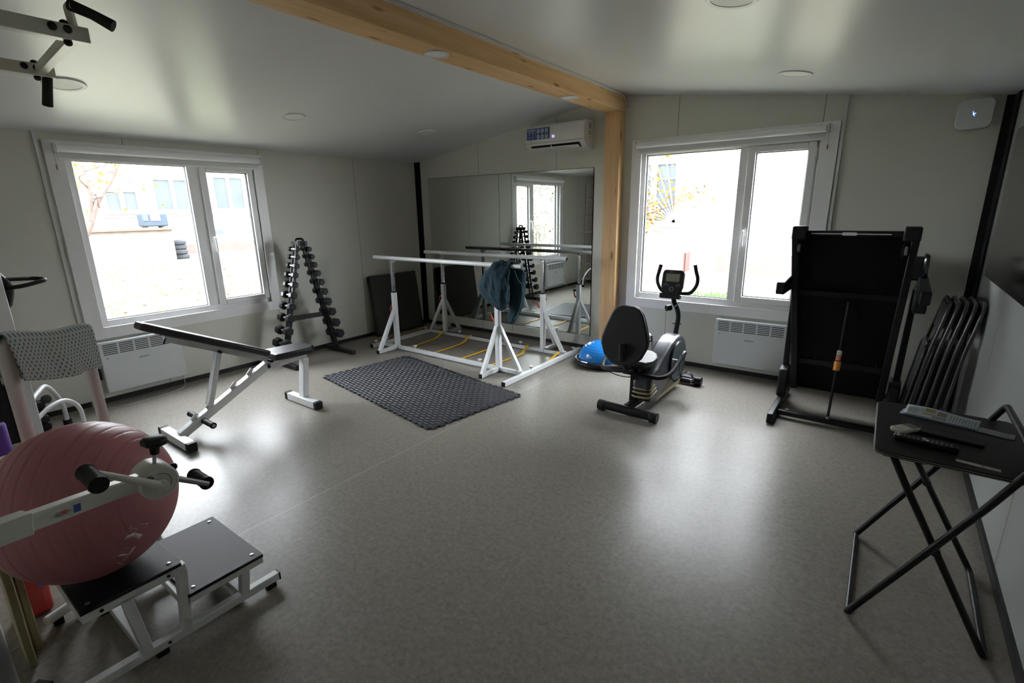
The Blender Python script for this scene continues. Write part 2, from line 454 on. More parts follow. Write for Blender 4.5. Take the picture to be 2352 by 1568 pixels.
# ------------------------------------------------------------------ windows
def window(name, f, hole, cas, p1, p2, sash, mull):
    """f(u, d, z): u along the wall, d into the room. p1 fixed pane, p2 pane of the opening sash"""
    u0, u1, z0, z1 = hole
    w = root(name, f(u0, 0, z0), kind=ST)
    def rectframe(name, o, i, d0, d1, par, mt, bev=.003):
        mm = MB()
        def b(a, c): mm.bb(f(a[0], d0, a[1]), f(c[0], d1, c[1]))
        b((o[0], o[2]), (i[0], o[3])); b((i[1], o[2]), (o[1], o[3])); b((i[0], o[2]), (i[1], i[2])); b((i[0], i[3]), (i[1], o[3]))
        return mm.build(name, mt, par, bev=bev)
    rectframe('casing', cas, (u0 + .015, u1 - .015, z0 + .012, z1 - .012), 0, .022, w, M_pvc)
    rectframe('window_frame', hole, (p1[0], sash[1], p1[2], p1[3]), -.10, -.02, w, M_pvc)
    mm = MB(); mm.bb(f(mull[0], -.09, p1[2]), f(mull[1], -.022, p1[3])); mm.build('mullion', M_pvc, w, bev=.003)
    # gasket around the fixed pane
    g = .006
    rectframe('gasket', p1, (p1[0] + g, p1[1] - g, p1[2] + g, p1[3] - g), -.075, -.045, w, M_darkhole, 0)
    s_ = rectframe('sash', sash, p2, -.06, .004, w, M_pvc, .006)
    rectframe('gasket', p2, (p2[0] + g, p2[1] - g, p2[2] + g, p2[3] - g), -.05, -.02, w, M_darkhole, 0)
    MB().bb(f(p1[0], -.066, p1[2]), f(p1[1], -.06, p1[3])).build('pane', M_glass, w)
    MB().bb(f(p2[0], -.042, p2[2]), f(p2[1], -.036, p2[3])).build('pane', M_glass, w)
    hu = (sash[0] + p2[0]) / 2; hz = 1.36
    mm = MB(); mm.prism([f(hu + a, .004, hz + b) for a, b in rrect(.028, .075, .013)], V(f(0, .012, 0)) - V(f(0, 0, 0)))
    mm.tube(fillet([f(hu, .012, hz + .012), f(hu, .05, hz + .012), f(hu, .052, hz - .13)], .014), .008, 10)
    mm.build('handle', M_pvc, w)
    for zz in (sash[2] + .09, sash[3] - .09):
        MB().cyl(f(sash[1] + .004, .01, zz - .04), f(sash[1] + .004, .01, zz + .04), .007).build('hinge', M_conduit, w)
    return w
fA = lambda u, d, z: (d, u, z)
fB = lambda u, d, z: (u, -d, z)
window('window_1', fA, (AY0, AY1, AZ0, AZ1), (-3.902, -2.188, .564, 2.17), (-3.735, -2.895, .712, 2.03), (-2.741, -2.348, .755, 1.99), (-2.80, -2.29, .70, 2.045), (-2.90, -2.79))
window('window_2', fB, (BX0, BX1, BZ0, BZ1), (3.145, 4.912, .567, 2.241), (3.280, 4.170, .718, 2.095), (4.300, 4.706, .761, 2.045), (4.235, 4.765, .70, 2.10), (4.165, 4.245))

def blind(f, ua, ub, zt, zb, label, chain_u):
    r = root('roller_blind', f((ua + ub) / 2, .05, zt), label, 'blind')
    zc = zt - .035
    MB().cyl(f(ua + .012, .055, zc), f(ub - .012, .055, zc), .03, seg=24).build('roller', M_pvc, r)
    MB().bb(f(ua + .02, .028, zb), f(ub - .02, .030, zc)).build('fabric', M_white_satin, r)
    MB().bb(f(ua + .02, .023, zb - .012), f(ub - .02, .035, zb + .004)).build('bottom_rail', M_pvc, r, bev=.002)
    for a in (ua, ub):
        MB().bb(f(a - .005, .022, zc - .035), f(a + .005, .09, zc + .035)).build('bracket', M_white_satin, r, bev=.002)
    mm = MB()
    cz = zt - .06
    mm.tube([f(chain_u, .05, cz), f(chain_u + .002, .05, cz - .1)], .0015, 6)
    mm.cyl(f(chain_u + .002, .05, cz - .135), f(chain_u + .002, .05, cz - .1), .007)
    mm.build('pull_cord', mat('pull_wood', (.45, .3, .2), .5, noise=.1), r)
    return r
blind(fA, -3.845, -2.225, 2.145, 2.035, 'white roller blind rolled up over the left window', -3.85)
blind(fB, 3.195, 4.835, 2.222, 2.115, 'white roller blind rolled up over the right window beside the pine post', 4.84)

# ------------------------------------------------------------------ mirror
M_mirror = mat('mirror_silver', (0.80, 0.845, 0.82), 0.004, 1.0, noise=0.001, nscale=1)
r = root('wall_mirror', (1.46, 0, .155), 'large two panel wall mirror reflecting the window, fixed left of the pine post', 'mirror')
for a, b in ((.208, 1.4225), (1.4275, 2.712)):
    MB().bb((a, -.009, .155), (b, -.004, 2.009)).build('mirror_panel', M_mirror, r)
MB().bb((.203, -.004, .150), (2.717, 0, 2.014)).build('backing', M_black, r)
MB().bb((.208, -.012, .147), (2.712, 0, .157)).build('ledge', M_conduit, r)
# ------------------------------------------------------------------ air conditioner
r = root('air_conditioner', (2.33, 0, 2.2), 'white wall air conditioner with blue sticker and lit 30, above the mirror', 'air conditioner')
x0, x1 = 1.97, 2.695
prof = [(0, 2.478), (-.13, 2.478), (-.175, 2.468), (-.198, 2.44), (-.203, 2.36), (-.204, 2.285), (-.198, 2.262), (-.14, 2.215), (-.09, 2.202), (0, 2.196)]
M_ac = mat('air_conditioner_white', (.76, .76, .74), .35, noise=.02)
MB().prism([(x0, y, z) for y, z in prof], (x1 - x0, 0, 0)).build('housing', M_ac, r, bev=.004)
MB().prism([(x0 + .06, -.1965, 2.259), (x0 + .06, -.146, 2.217), (x0 + .06, -.140, 2.222), (x0 + .06, -.19, 2.264)], (x1 - x0 - .12, 0, 0)).build('air_outlet', M_darkhole, r)
m = MB(); m.prism([(x0 + .07, -.199, 2.232), (x0 + .07, -.150, 2.206), (x0 + .07, -.148, 2.211), (x0 + .07, -.197, 2.237)], (x1 - x0 - .14, 0, 0))
m.box((2.29, -.18, 2.238), (.008, .03, .03)); m.build('louvre', M_ac, r)
MB().bb((x0 + .001, -.2052, 2.283), (x1 - .001, -.202, 2.287)).build('front_seam', M_grey_plastic, r)
st = MB().bb((1.983, -.2062, 2.322), (2.278, -.203, 2.437)).build('sticker', mat('blue_sticker', (.02, .07, .22), .3, noise=.15, nscale=12), r)
yy = -.2066
text('lettering', 'HYUNDAI', .024, (2.043, yy, 2.418), (1, 0, 0), (0, 0, 1), M_print_white, st)
text('lettering', 'AIR CONDITIONER', .0085, (2.041, yy, 2.402), (1, 0, 0), (0, 0, 1), M_print_white, st)
M_icb = mat('icon_blue', (.08, .12, .2), .5, noise=.1)
for i in range(3):
    for j in range(2):
        cx, cz = 2.135 + i * .052, 2.408 - j * .058
        MB().prism([(cx + a, yy, cz + b) for a, b in rrect(.034, .034, .011)], (0, -.0006, 0)).build('icon', M_print_white, st)
        MB().bb((cx - .016, yy - .0004, cz - .028), (cx + .016, yy, cz - .0245)).build('caption_line', M_print_white, st)
        MB().prism([(cx + a, yy - .0008, cz + b) for a, b in rrect(.016, .018, .004)], (0, -.0004, 0)).build('icon_centre', M_icb, st)
MB().bb((2.097, yy - .0004, 2.345), (2.0985, yy, 2.42)).build('divider_line', M_print_white, st)
for a, b in ((-.022, .02), (.022, .02), (-.022, -.02), (.022, -.02)):
    MB().box((2.04 + a, yy, 2.365 + b), (.009, .0006, .013)).build('small_icon', M_print_white, st)
MB().cyl((2.04, yy, 2.365), (2.04, yy - .001, 2.365), .010).build('icon_dot', mat('icon_red', (.3, .05, .05), .5, noise=.1), st)
M_led = mat('led_violet_white', (.6, .5, 1), .4, noise=.01, emit=(.62, .5, 1.0), estr=.045)
text('display_digits', '30', .034, (2.322, -.2045, 2.338), (1, 0, 0), (0, 0, 1), M_led, r, bold=.0006)
MB().cyl((2.335, -.2045, 2.279), (2.335, -.206, 2.279), .003).build('indicator_light', M_led, r)
text('lettering', 'HYUNDAI', .011, (2.035, -.2045, 2.302), (1, 0, 0), (0, 0, 1), M_ink, r)
for z0, z1 in ((2.39, 2.45), (2.355, 2.37), (2.335, 2.35)):
    MB().bb((x1, -.10, z0), (x1 + .0006, -.055, z1)).build('side_print', mat('striped_print', (.30, .30, .30), .5, noise=.5, nscale=300), r)
MB().prism([(x1, -.10, 2.295), (x1, -.07, 2.295), (x1, -.085, 2.325)], (.0006, 0, 0)).build('warning_triangle', mat('warning_yellow', (.5, .4, .05), .5, noise=.05), r)

# ------------------------------------------------------------------ wall unit with bird shaped light
r = root('wall_unit', (5.71, 0, 2.1), 'white rounded square wall unit with small blue light, high near the right corner', 'wall unit')
MB().prism([(5.712 + a, -.012, 2.195 + b) for a, b in rrect(.20, .20, .045, 8)], (0, -.04, 0)).build('housing', M_white_satin, r, bev=.008, seg=3)
MB().bb((5.645, -.012, 2.13), (5.78, 0, 2.26)).build('wall_bracket', M_white_satin, r)
MB().prism([(5.705 + a, -.0525, 2.195 + b) for a, b in ((-.006, .018), (-.001, .004), (.014, .003), (.003, -.004), (.008, -.018), (-.004, -.006))], (0, -.001, 0)).build('indicator_light', mat('led_blue', (.3, .4, 1), .4, noise=.01, emit=(.18, .28, 1.0), estr=.12), r)

# ------------------------------------------------------------------ ceiling lights
M_lightf = mat('light_rim', (.68, .68, .72), .35, noise=.02)
M_diff = mat('light_diffuser', (.80, .81, .80), .45, noise=.02)
def downlight(x, y, rad, label, beam=False):
    z = 2.52 if beam else H(x)
    n = Vector((0, 0, -1)) if beam else (Vector((.154, 0, -1)) if x < 2.98 else Vector((-.132, 0, -1))).normalized()
    r = root('ceiling_light', (x, y, z), label, 'ceiling light', 'round recessed ceiling lights')
    MB().lathe((x, y, z), n, [(rad * .8, -.001), (rad * .8, .006), (rad * .97, .008), (rad, .004), (rad, -.001)], 40).build('rim', M_lightf, r)
    MB().lathe((x, y, z), n, [(0, .0), (rad * .8, .0), (rad * .8, .004), (0, .004)], 40).build('diffuser', M_diff, r)
downlight(1.07, -3.95, .112, 'round ceiling light on the left slope, nearest the camera beside the pull-up arms')
downlight(1.08, -2.42, .098, 'round ceiling light on the left slope, middle of the row')
downlight(1.17, -.94, .098, 'round ceiling light on the left slope, nearest the mirror wall')
downlight(2.965, -2.58, .078, 'round light set in the pine beam, nearer the camera', True)
downlight(2.965, -.97, .078, 'round light set in the pine beam, close to the pine post', True)
downlight(4.673, -.85, .11, 'round ceiling light on the right slope above the right window')
downlight(4.645, -2.46, .11, 'round ceiling light on the right slope, cut by the top of the photo')

# ------------------------------------------------------------------ convector heaters
def heater(f, u0, z0, wd, label, tag_side, cable):
    h_ = .448
    r = root('convector_heater', f(u0 + wd / 2, 0, z0), label, 'heater')
    MB().bb(f(u0, .022, z0), f(u0 + wd, .078, z0 + h_)).build('body', M_heater, r, bev=.008, seg=3)
    MB().bb(f(u0 + .06, .0, z0 + .06), f(u0 + .1, .022, z0 + h_ - .06)).bb(f(u0 + wd - .1, .0, z0 + .06), f(u0 + wd - .06, .022, z0 + h_ - .06)).build('wall_bracket', M_steel, r)
    m = MB(); gw = (wd - .04) / 5
    for k in range(5):
        for j in range(6):
            a = u0 + .02 + k * gw + .006; zz = z0 + h_ - .022 - j * .0165
            m.bb(f(a, .0775, zz - .0075), f(a + gw - .014, .0792, zz))
    m.build('vent_grille', mat('grille_shadow', (.05, .055, .06), .7, noise=.1), r)
    xd = V(f(1, 0, 0)) - V(f(0, 0, 0))
    text('brand_lettering', 'ARDESTO', .0185, f(u0 + wd / 2, .0785, z0 + .264), xd, (0, 0, 1), M_ink, r, bold=.0004)
    MB().cyl(f(u0 + .045, .0775, z0 + .305), f(u0 + .045, .080, z0 + .305), .0085).build('power_light', M_steel, r)
    if cable:
        m = MB(); m.tube(cable, .0035, 6); m.build('power_cable', mat('white_cable', (.5, .5, .5), .5, noise=.03), r)
    return r
heater(fA, -3.865, .097, .624, 'white convector heater under the left window, behind the weight bench', 0,
       bez([(.05, -3.275, .10), (.06, -3.27, .03), (.16, -3.34, .005), (.24, -3.65, .004), (.20, -3.93, .004), (.08, -3.99, .03), (.05, -3.955, .12), (.045, -3.915, .24)], 6))
heater(fB, 4.11, .094, .624, 'white convector heater under the right window, half hidden by the treadmill', 0, None)
r = root('power_socket', (0, -3.895, .26), 'black wall socket left of the heater under the left window', 'socket')
MB().bb((0, -3.94, .215), (.03, -3.872, .315)).build('socket_box', M_black_plastic, r, bev=.004)
MB().cyl((.03, -3.912, .245), (.05, -3.912, .245), .016).build('plug', M_grey_plastic, r)

# ------------------------------------------------------------------ dumbbell rack and dumbbells
r = root('dumbbell_rack', (.3, -2.05, 0), 'black A-frame dumbbell rack standing against the wall right of the left window', 'rack')
apx = (-2.045, 1.285)
for yb, n in ((-2.40, 0), (-1.70, 1)):
    MB().bb((.06, yb - .025, .004), (.575, yb + .025, .05)).build('base_foot', M_black, r, bev=.004)
    for x in (.266, .324):
        m = MB(); m.bar((x, yb + (.03 if yb < -2 else -.03), .03), (x, apx[0] + (-.04 if yb < -2 else .04), apx[1]), .032, .018, up=(1, 0, 0))
        m.build('rail', M_black, r, bev=.002)
MB().bar((.295, -2.215, .49), (.295, -1.845, .48), .04, .05).build('crossbar', M_black, r, bev=.003)
m = MB(); m.tube(fillet([(.295, -2.10, 1.26), (.295, -2.085, 1.325), (.295, -2.005, 1.325), (.295, -1.99, 1.26)], .02), .011, 8)
m.bb((.235, -2.1, 1.25), (.355, -2.075, 1.30)).bb((.235, -2.015, 1.25), (.355, -1.99, 1.30))
m.build('top_handle', M_black, r)
M_hex = mat('black_rubber_hex', (.008, .0085, .010), .42, spec=.3, noise=.15, nscale=50)
names = ['top', 'second from the top', 'third from the top', 'fourth from the top', 'fifth from the top', 'sixth from the top', 'seventh from the top', 'eighth from the top', 'ninth from the top', 'lowest']
zs = [1.222, 1.141, 1.052, .958, .858, .750, .633, .512, .380, .246]
yl = [-2.115, -2.13, -2.153, -2.182, -2.203, -2.236, -2.268, -2.302, -2.343, -2.383]
yr = [-1.978, -1.958, -1.942, -1.915, -1.890, -1.865, -1.835, -1.800, -1.766, -1.735]
for side, ys in (('left', yl), ('right', yr)):
    for k in range(10):
        y, z = ys[k], zs[k] - (0 if side == 'left' else .008)
        hr = .027 + .0031 * k; L = .135 + .0065 * k; hw = .038 + .0045 * k
        t = root('dumbbell', (.295, y, z), 'black hex dumbbell on the %s rail of the rack, %s' % (side, names[k]), 'dumbbell', 'hex dumbbells on the rack')
        rot = .25 if side == 'left' else -.25
        for s in (-1, 1):
            m = MB()
            m.lathe((.295 + s * (.044 + hw / 2) - hw / 2, y, z), (1, 0, 0), [(0, 0), (hr * .82, 0), (hr, hw * .16), (hr, hw * .84), (hr * .82, hw), (0, hw)], 6, ref=(0, math.sin(rot), math.cos(rot)))
            m.build('head', M_hex, t, bev=.002, smooth=20)
        MB().cyl((.25, y, z), (.34, y, z), .0125, seg=14).build('handle', M_steel, t)

# ------------------------------------------------------------------ folded gym mat leaning in the corner
def lean(y0, y1, b0, b1, t0, t1, z0, z1):
    return MB().prism([(b0, y0, z0), (b1, y0, z0), (t1, y0, z1), (t0, y0, z1)], (0, y1 - y0, 0))
r = root('folded_mat', (.13, -.64, 0), 'dark grey folded gym mat leaning in the left corner behind the parallel bars', 'mat')
M_mat = mat('dark_grey_foam', (.045, .043, .043), .8, noise=.12, nscale=60, bump=.3, bscale=300)
lean(-1.02, -.235, .15, .20, .055, .095, .02, .79).build('front_fold', M_mat, r, bev=.012, seg=3)
lean(-1.01, -.23, .095, .148, .01, .053, .015, .775).build('back_fold', M_mat, r, bev=.012, seg=3)
m = MB(); m.lathe((.148, -1.01, .034), (0, 1, 0), [(0, 0), (.033, 0), (.033, .775), (0, .775)], 16); m.build('fold_edge', M_mat, r)

# ------------------------------------------------------------------ parallel bars
r = root('parallel_bars', (1.57, -.83, 0), 'white height adjustable parallel bars in front of the mirror', 'parallel bars')
XL, XR = .515, 2.665
YN, YFR = -1.24, -.42
PX = (.80, 2.335)
s_ = .04
for y, nm in ((YN, 0), (YFR, 1)):
    MB().bb((XL, y - s_/2, .006), (XR, y + s_/2, .006 + s_)).build('long_rail', M_white, r, bev=.003)
    m = MB(); m.tube([(.495, y, 1.075), (2.635, y, 1.075)], .0215, 20); m.build('handrail', M_white, r)
    for x in (.495, 2.635):
        MB().cyl((x - .004, y, 1.075), (x + .004, y, 1.075), .020).build('end_cap', M_black_plastic, r)
for x, ya, yb in ((XL, -1.40, -.03), (XR, -1.60, -.15)):
    MB().bb((x - s_/2, ya, .004), (x + s_/2, yb, .048)).build('cross_rail', M_white, r, bev=.003)
    for y in (ya, yb): MB().box((x, y, .026), (s_ + .002, .008, .044)).build('end_cap', M_black_plastic, r, bev=.002)
def wing(x, y, z, par, mt=None):
    m = MB(); m.cyl((x, y, z), (x, y, z + .022), .006, seg=10); m.lathe((x, y, z + .018), (0, 0, 1), [(0, 0), (.010, .0), (.024, .012), (.022, .020), (0, .022)], 14)
    m.build('clamp_knob', mt or M_white_satin, par)
for x in PX:
    sx = -1 if x < 1 else 1
    for y in (YN, YFR):
        sy = -1 if y < -.8 else 1
        p = MB().bb((x - .025, y - .025, .006), (x + .025, y + .025, .68)).build('post', M_white, r, bev=.004)
        MB().bb((x - .027, y - .027, .678), (x + .027, y + .027, .694)).build('collar', M_black_plastic, p, bev=.003)
        MB().bb((x - .017, y - .017, .69), (x + .017, y + .017, 1.035)).build('inner_tube', M_chrome, p, bev=.003)
        m = MB()
        for k in range(9): m.cyl((x - .0176, y, .73 + .033 * k), (x - .0168, y, .73 + .033 * k), .0055, seg=10); m.cyl((x + .0168, y, .73 + .033 * k), (x + .0176, y, .73 + .033 * k), .0055, seg=10)
        m.build('adjustment_holes', M_darkhole, p)
        m = MB(); m.bb((x - .03, y - .02, 1.03), (x + .03, y + .02, 1.036)); m.bb((x - .03, y - .02, 1.03), (x - .024, y + .02, 1.062)); m.bb((x + .024, y - .02, 1.03), (x + .03, y + .02, 1.062)); m.bb((x + .03, y - .012, 1.045), (x + .06, y + .012, 1.052))
        m.build('bracket', M_steel, p)
        MB().bar((x + sx * .02, y, .47), (x + sx * .27, y, .03), .038, .038, up=(0, 1, 0)).build('brace', M_white, r, bev=.003)
        MB().bar((x, y + sy * .02, .47), (x, y + sy * .27, .03), .038, .038, up=(1, 0, 0)).build('brace', M_white, r, bev=.003)
        MB().bb((x - .02, y, .006), (x + .02, y + sy * .295, .046)).build('outrigger', M_white, r, bev=.003)
        MB().box((x, y + sy * .297, .026), (.042, .008, .042)).build('end_cap', M_black_plastic, r, bev=.002)
        m = MB(); m.cyl((x - .025, y, .60), (x - .055, y, .60), .008, seg=10); m.cyl((x - .045, y, .60), (x - .075, y, .60), .013, seg=12)
        m.build('locking_knob', M_black_plastic, p)
        m = MB(); m.cyl((x - .025, y, .52), (x - .055, y, .52), .010, seg=12); m.tube([(x - .05, y, .52), (x - .068, y - .006, .545 if x > 1 else .50), (x - .075, y - .012, .590 if x > 1 else .455)], [.010, .009, .006], 8)
        m.build('clamp_lever', M_orange, p)
for x, y in ((XL, -1.33), (XL, -1.16), (XL, -.50), (XL, -.33), (1.10, YN), (1.05, YFR), (2.08, YN), (2.02, YFR), (XR, -1.33), (XR, -1.14), (XR, -.50), (XR, -.30)):
    wing(x, y, .046, r)

# ------------------------------------------------------------------ teal jacket hung over the near bar
M_cloth = mat('teal_fleece', (.006, .030, .046), .9, noise=.25, nscale=25, bump=.8, bscale=120)
M_seam = mat('pale_teal_trim', (.10, .24, .32), .7, noise=.1)
def lobe(cx, cy, prof, seed, n=96):
    """hanging lump of cloth: prof rows (z, dx, dy, rx, ry)"""
    def fn(u, v):
        k = v * (len(prof) - 1); i = min(int(k), len(prof) - 2); t = k - i; t = t * t * (3 - 2 * t)
        z, dx, dy, rx, ry = [prof[i][q] * (1 - t) + prof[i + 1][q] * t for q in range(5)]
        a = 2 * PI * u
        w_ = math.sin(PI * min(1, v * 1.15)); fold = 1 + w_ * (.045 * math.sin(3 * a + seed + 5 * v) + .05 * abs(math.sin(3.5 * a - seed + 4 * v + .8 * math.sin(6 * v))) + .022 * math.sin(11 * a + 9 * v) + .015 * math.sin(19 * a - 13 * v + 3 * math.sin(5 * v)))
        return Vector((cx + dx + rx * math.cos(a) * fold, cy + dy + ry * math.sin(a) * fold, z + .012 * math.sin(3 * a + seed)))
    return MB().grid(fn, n, 40, wrap_u=True)
r = root('jacket', (2.42, YN, 1.1), 'dark teal fleece jacket slung over the right end of the near bar', 'jacket')
lobe(2.40, YN - .045, [(1.112, .03, .045, .02, .01), (1.108, .025, .03, .095, .045), (1.04, .0, -.015, .125, .062), (.97, -.02, -.04, .150, .085), (.88, -.02, -.05, .168, .09), (.80, -.01, -.05, .150, .08), (.73, .015, -.035, .115, .065), (.68, .03, -.02, .05, .04), (.665, .03, -.015, .01, .01)], 1.0).build('body', M_cloth, r)
lobe(2.50, YN + .05, [(1.108, -.01, -.05, .02, .01), (1.10, -.01, -.03, .09, .035), (1.0, .03, .0, .10, .055), (.88, .045, .01, .085, .06), (.74, .03, .01, .080, .05), (.62, .0, .01, .065, .04), (.53, -.04, .0, .04, .03), (.50, -.05, .0, .008, .008)], 2.6).build('sleeve', M_cloth, r)
crease = bpy.data.textures.new('cloth_creases', 'CLOUDS'); crease.noise_scale = .09; crease.noise_depth = 2
for o_ in list(r.children):
    md = o_.modifiers.new('creases', 'DISPLACE'); md.texture = crease; md.strength = .045; md.mid_level = .5; md.texture_coords = 'LOCAL'
m = MB()
m.tube(bez([(2.50, YN - .13, 1.0), (2.47, YN - .155, .90), (2.43, YN - .165, .845), (2.475, YN - .15, .80), (2.50, YN - .13, .765)], 6), .0028, 6)
m.tube(bez([(2.57, YN - .03, 1.04), (2.60, YN - .01, .95), (2.625, YN + .02, .88), (2.60, YN + .03, .72), (2.55, YN + .03, .60), (2.47, YN + .03, .515)], 6), .003, 6)
m.build('trim_piping', M_seam, r)
m = MB(); m.tube(bez([(2.47, YN + .05, .52), (2.475, YN + .05, .47), (2.47, YN + .05, .43)], 5), .002, 6); m.build('drawcord', M_black_soft, r)

# ------------------------------------------------------------------ agility ladder
r = root('agility_ladder', (1.4, -.8, 0), 'yellow and black agility ladder lying across the base of the parallel bars', 'ladder')
M_strap = mat('black_strap', (.012, .012, .014), .7, noise=.2, bump=.4, bscale=400)
def ribbon(pts, w, horiz):
    """flat strap along pts; horiz = width direction"""
    pts = [V(p) for p in pts]; hv = V(horiz).normalized() * w / 2; up = Vector((0, 0, .0016))
    m = MB()
    g = [[m.bm.verts.new(p + a + b) for a, b in ((-hv, up * 0), (hv, up * 0), (hv, up), (-hv, up))] for p in pts]
    for A, B in zip(g, g[1:]):
        for k in range(4): m.bm.faces.new((A[k], A[(k + 1) % 4], B[(k + 1) % 4], B[k]))
    m.bm.faces.new(g[0]); m.bm.faces.new(list(reversed(g[-1])))
    return m
zt = .048
ribbon([(.50, -.435, zt + .001)] + [(.55 + .1 * k, -.425 + .006 * math.sin(k), zt) for k in range(21)] + [(2.60, -.43, zt)], .022, (0, 1, 0)).build('side_strap', M_strap, r)
ribbon([(.27, -.93, .004), (.42, -1.0, .004), (.47, -1.08, .004), (.6, -1.14, .004)] + [(.75 + .15 * k, -1.155 + .008 * math.sin(k * 2), .004) for k in range(13)] + [(2.62, -1.16, .004)], .022, (0, 1, 0)).build('side_strap', M_strap, r)
for xa, xb in ((.86, .79), (1.30, 1.25), (1.72, 1.68), (2.15, 2.13)):
    ym = -.66
    ribbon(bez([(xa, -1.16, .006), (xa + .02, -1.0, .006), ((xa + xb) / 2 + .04, -.80, .007), (xb + .06, ym, .010), (xb + .03, -.54, .035), (xb, -.44, zt + .004), (xb - .002, -.405, zt + .003)], 4), .032, (1, .1, 0)).build('rung', M_yellow, r)
ribbon(bez([(2.58, -1.16, .006), (2.60, -1.05, .006), (2.61, -.9, .008), (2.60, -.7, .015), (2.585, -.55, .04), (2.57, -.41, zt + .003)], 4), .032, (1, 0, 0)).build('rung', M_yellow, r)
ribbon(bez([(.14, -1.03, .004), (.22, -1.03, .008), (.29, -1.02, .004), (.30, -.95, .012), (.21, -.85, .004), (.24, -.72, .004), (.26, -.48, .006)], 5), .022, (.3, 1, 0)).build('rung', M_yellow, r)
ribbon(bez([(.30, -.44, .004), (.29, -.36, .02), (.255, -.26, .004)], 4), .035, (1, 0, 0)).build('rung', M_yellow, r)

# ------------------------------------------------------------------ puzzle foam mat
C00 = Vector((1.000, -2.378, 0)); C10 = Vector((2.775, -2.655, 0)); C01 = Vector((1.150, -1.452, 0))
eu = (C10 - C00).normalized(); ev = Vector((-eu.y, eu.x, 0)); LU = (C10 - C00).length; LV = .97
r = root('puzzle_mat', tuple(C00 + eu * LU / 2 + ev * LV / 2), 'black puzzle edged foam mat with a raised woven pattern, flat on the floor', 'mat')
def edge(p, q, n, nrm, d=.018):
    out = []; L = (q - p).length; t = (q - p) / L; w = L / n
    for k in range(n):
        a = p + t * (k * w)
        out += [a + t * w * .28, a + t * w * .18 + nrm * d, a + t * w * .82 + nrm * d, a + t * w * .72]
    return out
P00 = C00; P10 = C00 + eu * LU; P11 = P10 + ev * LV; P01 = C00 + ev * LV
poly = edge(P00, P10, 24, -ev) + edge(P10, P11, 13, eu) + edge(P11, P01, 24, ev) + edge(P01, P00, 13, -eu)
M_foam = mat('black_eva_foam', (.026, .028, .035), .5, noise=.15, nscale=30, spec=.6)
m = MB(); m.prism([p + Vector((0, 0, .001)) for p in poly], (0, 0, .010)); m.build('foam_sheet', M_foam, r)
m = MB(); pu, pv = .034, .034
nu, nv = int(LU / pu), int(LV / pv)
for i in range(nu):
    for j in range(nv):
        if (i + j) % 2: continue
        c = C00 + eu * (pu * (i + .5) + .01) + ev * (pv * (j + .5)) + Vector((0, 0, .011))
        a = eu * pu * .62; b = ev * pv * .46 + eu * pu * .1
        lo = [c - a - b, c + a - b * .6, c + a + b, c - a + b * .6]
        hi = [c + (q - c) * .78 + Vector((0, 0, .0028)) for q in lo]
        m._hull(lo + hi, [(4, 5, 6, 7), (0, 1, 5, 4), (1, 2, 6, 5), (2, 3, 7, 6), (3, 0, 4, 7)])
m.build('raised_pattern', M_foam, r, smooth=10)

# ------------------------------------------------------------------ balance dome
r = root('balance_dome', (3.085, -.425, 0), 'blue half ball balance trainer on a black round base beside the pine post', 'balance trainer')
bc = (3.085, -.425, 0)
MB().lathe(bc, (0, 0, 1), [(0, .012), (.26, .012), (.285, .018), (.298, .032), (.298, .048), (.285, .064), (.262, .070), (.250, .066), (0, .06)], 56).build('base', M_black_plastic, r)
prof = []
R_, Hh = .245, .185
for k in range(61):
    a = PI / 2 * k / 60; rr = R_ * math.cos(a) ** .9 if k < 60 else 0; z = .062 + Hh * math.sin(a)
    g = .0032 if (k % 6 == 0 and 0 < k < 54) else 0
    prof.append((max(rr - g * .3, 0), z + g))
M_blue_b = mat('blue_rubber', (.018, .26, .78), .22, noise=.05, nscale=6, coat=.3)
MB().lathe(bc, (0, 0, 1), prof, 56).build('dome', M_blue_b, r, smooth=60)
m = MB()
for k, (a0, n) in enumerate(((205, 5), (250, 3))):
    for q in range(n):
        a = math.radians(a0 + q * 5 + (0 if k == 0 else 8)); rad = R_ * (.62 if k == 0 else .97); z = .062 + Hh * (.80 if k == 0 else .30)
        m.box((bc[0] + rad * math.cos(a), bc[1] + rad * math.sin(a), z), (.014, .014, .012))
m.build('printed_marks', mat('pale_blue_print', (.4, .6, .8), .5, noise=.05), r, bev=.003)
m = MB(); a = math.radians(262)
m.tube(bez([(bc[0] + .29 * math.cos(q), bc[1] + .29 * math.sin(q), .075) for q in (math.radians(238), math.radians(252), math.radians(266))], 5), .006, 8)
m.build('carry_handle', M_chrome, r)

# ------------------------------------------------------------------ weight bench
r = root('weight_bench', (1.45, -3.35, 0), 'white framed incline weight bench with black padding, under the left window', 'bench')
bx = 1.44
def px(y): return 1.437 - (y + 3.85) * -.0  # straight bench axis
MB().bb((1.20, -3.875, .006), (1.655, -3.815, .066)).build('rear_foot', M_white, r, bev=.003)
MB().bb((1.275, -2.925, .006), (1.70, -2.865, .066)).build('front_foot', M_white, r, bev=.003)
for x, y in ((1.19, -3.845), (1.662, -3.845), (1.266, -2.895), (1.707, -2.895)):
    MB().box((x, y, .036), (.045, .064, .066)).build('rubber_cap', M_black_soft, r, bev=.006)
MB().bar((bx, -3.825, .055), (bx, -3.13, .415), .06, .06, up=(1, 0, 0)).build('main_beam', M_white, r, bev=.003)
MB().bar((bx, -3.15, .395), (bx, -2.80, .425), .06, .06, up=(1, 0, 0)).build('seat_beam', M_white, r, bev=.003)
MB().bar((bx + .03, -2.83, .40), (bx + .045, -2.885, .05), .05, .07, up=(1, 0, 0)).build('front_leg', M_white, r, bev=.003)
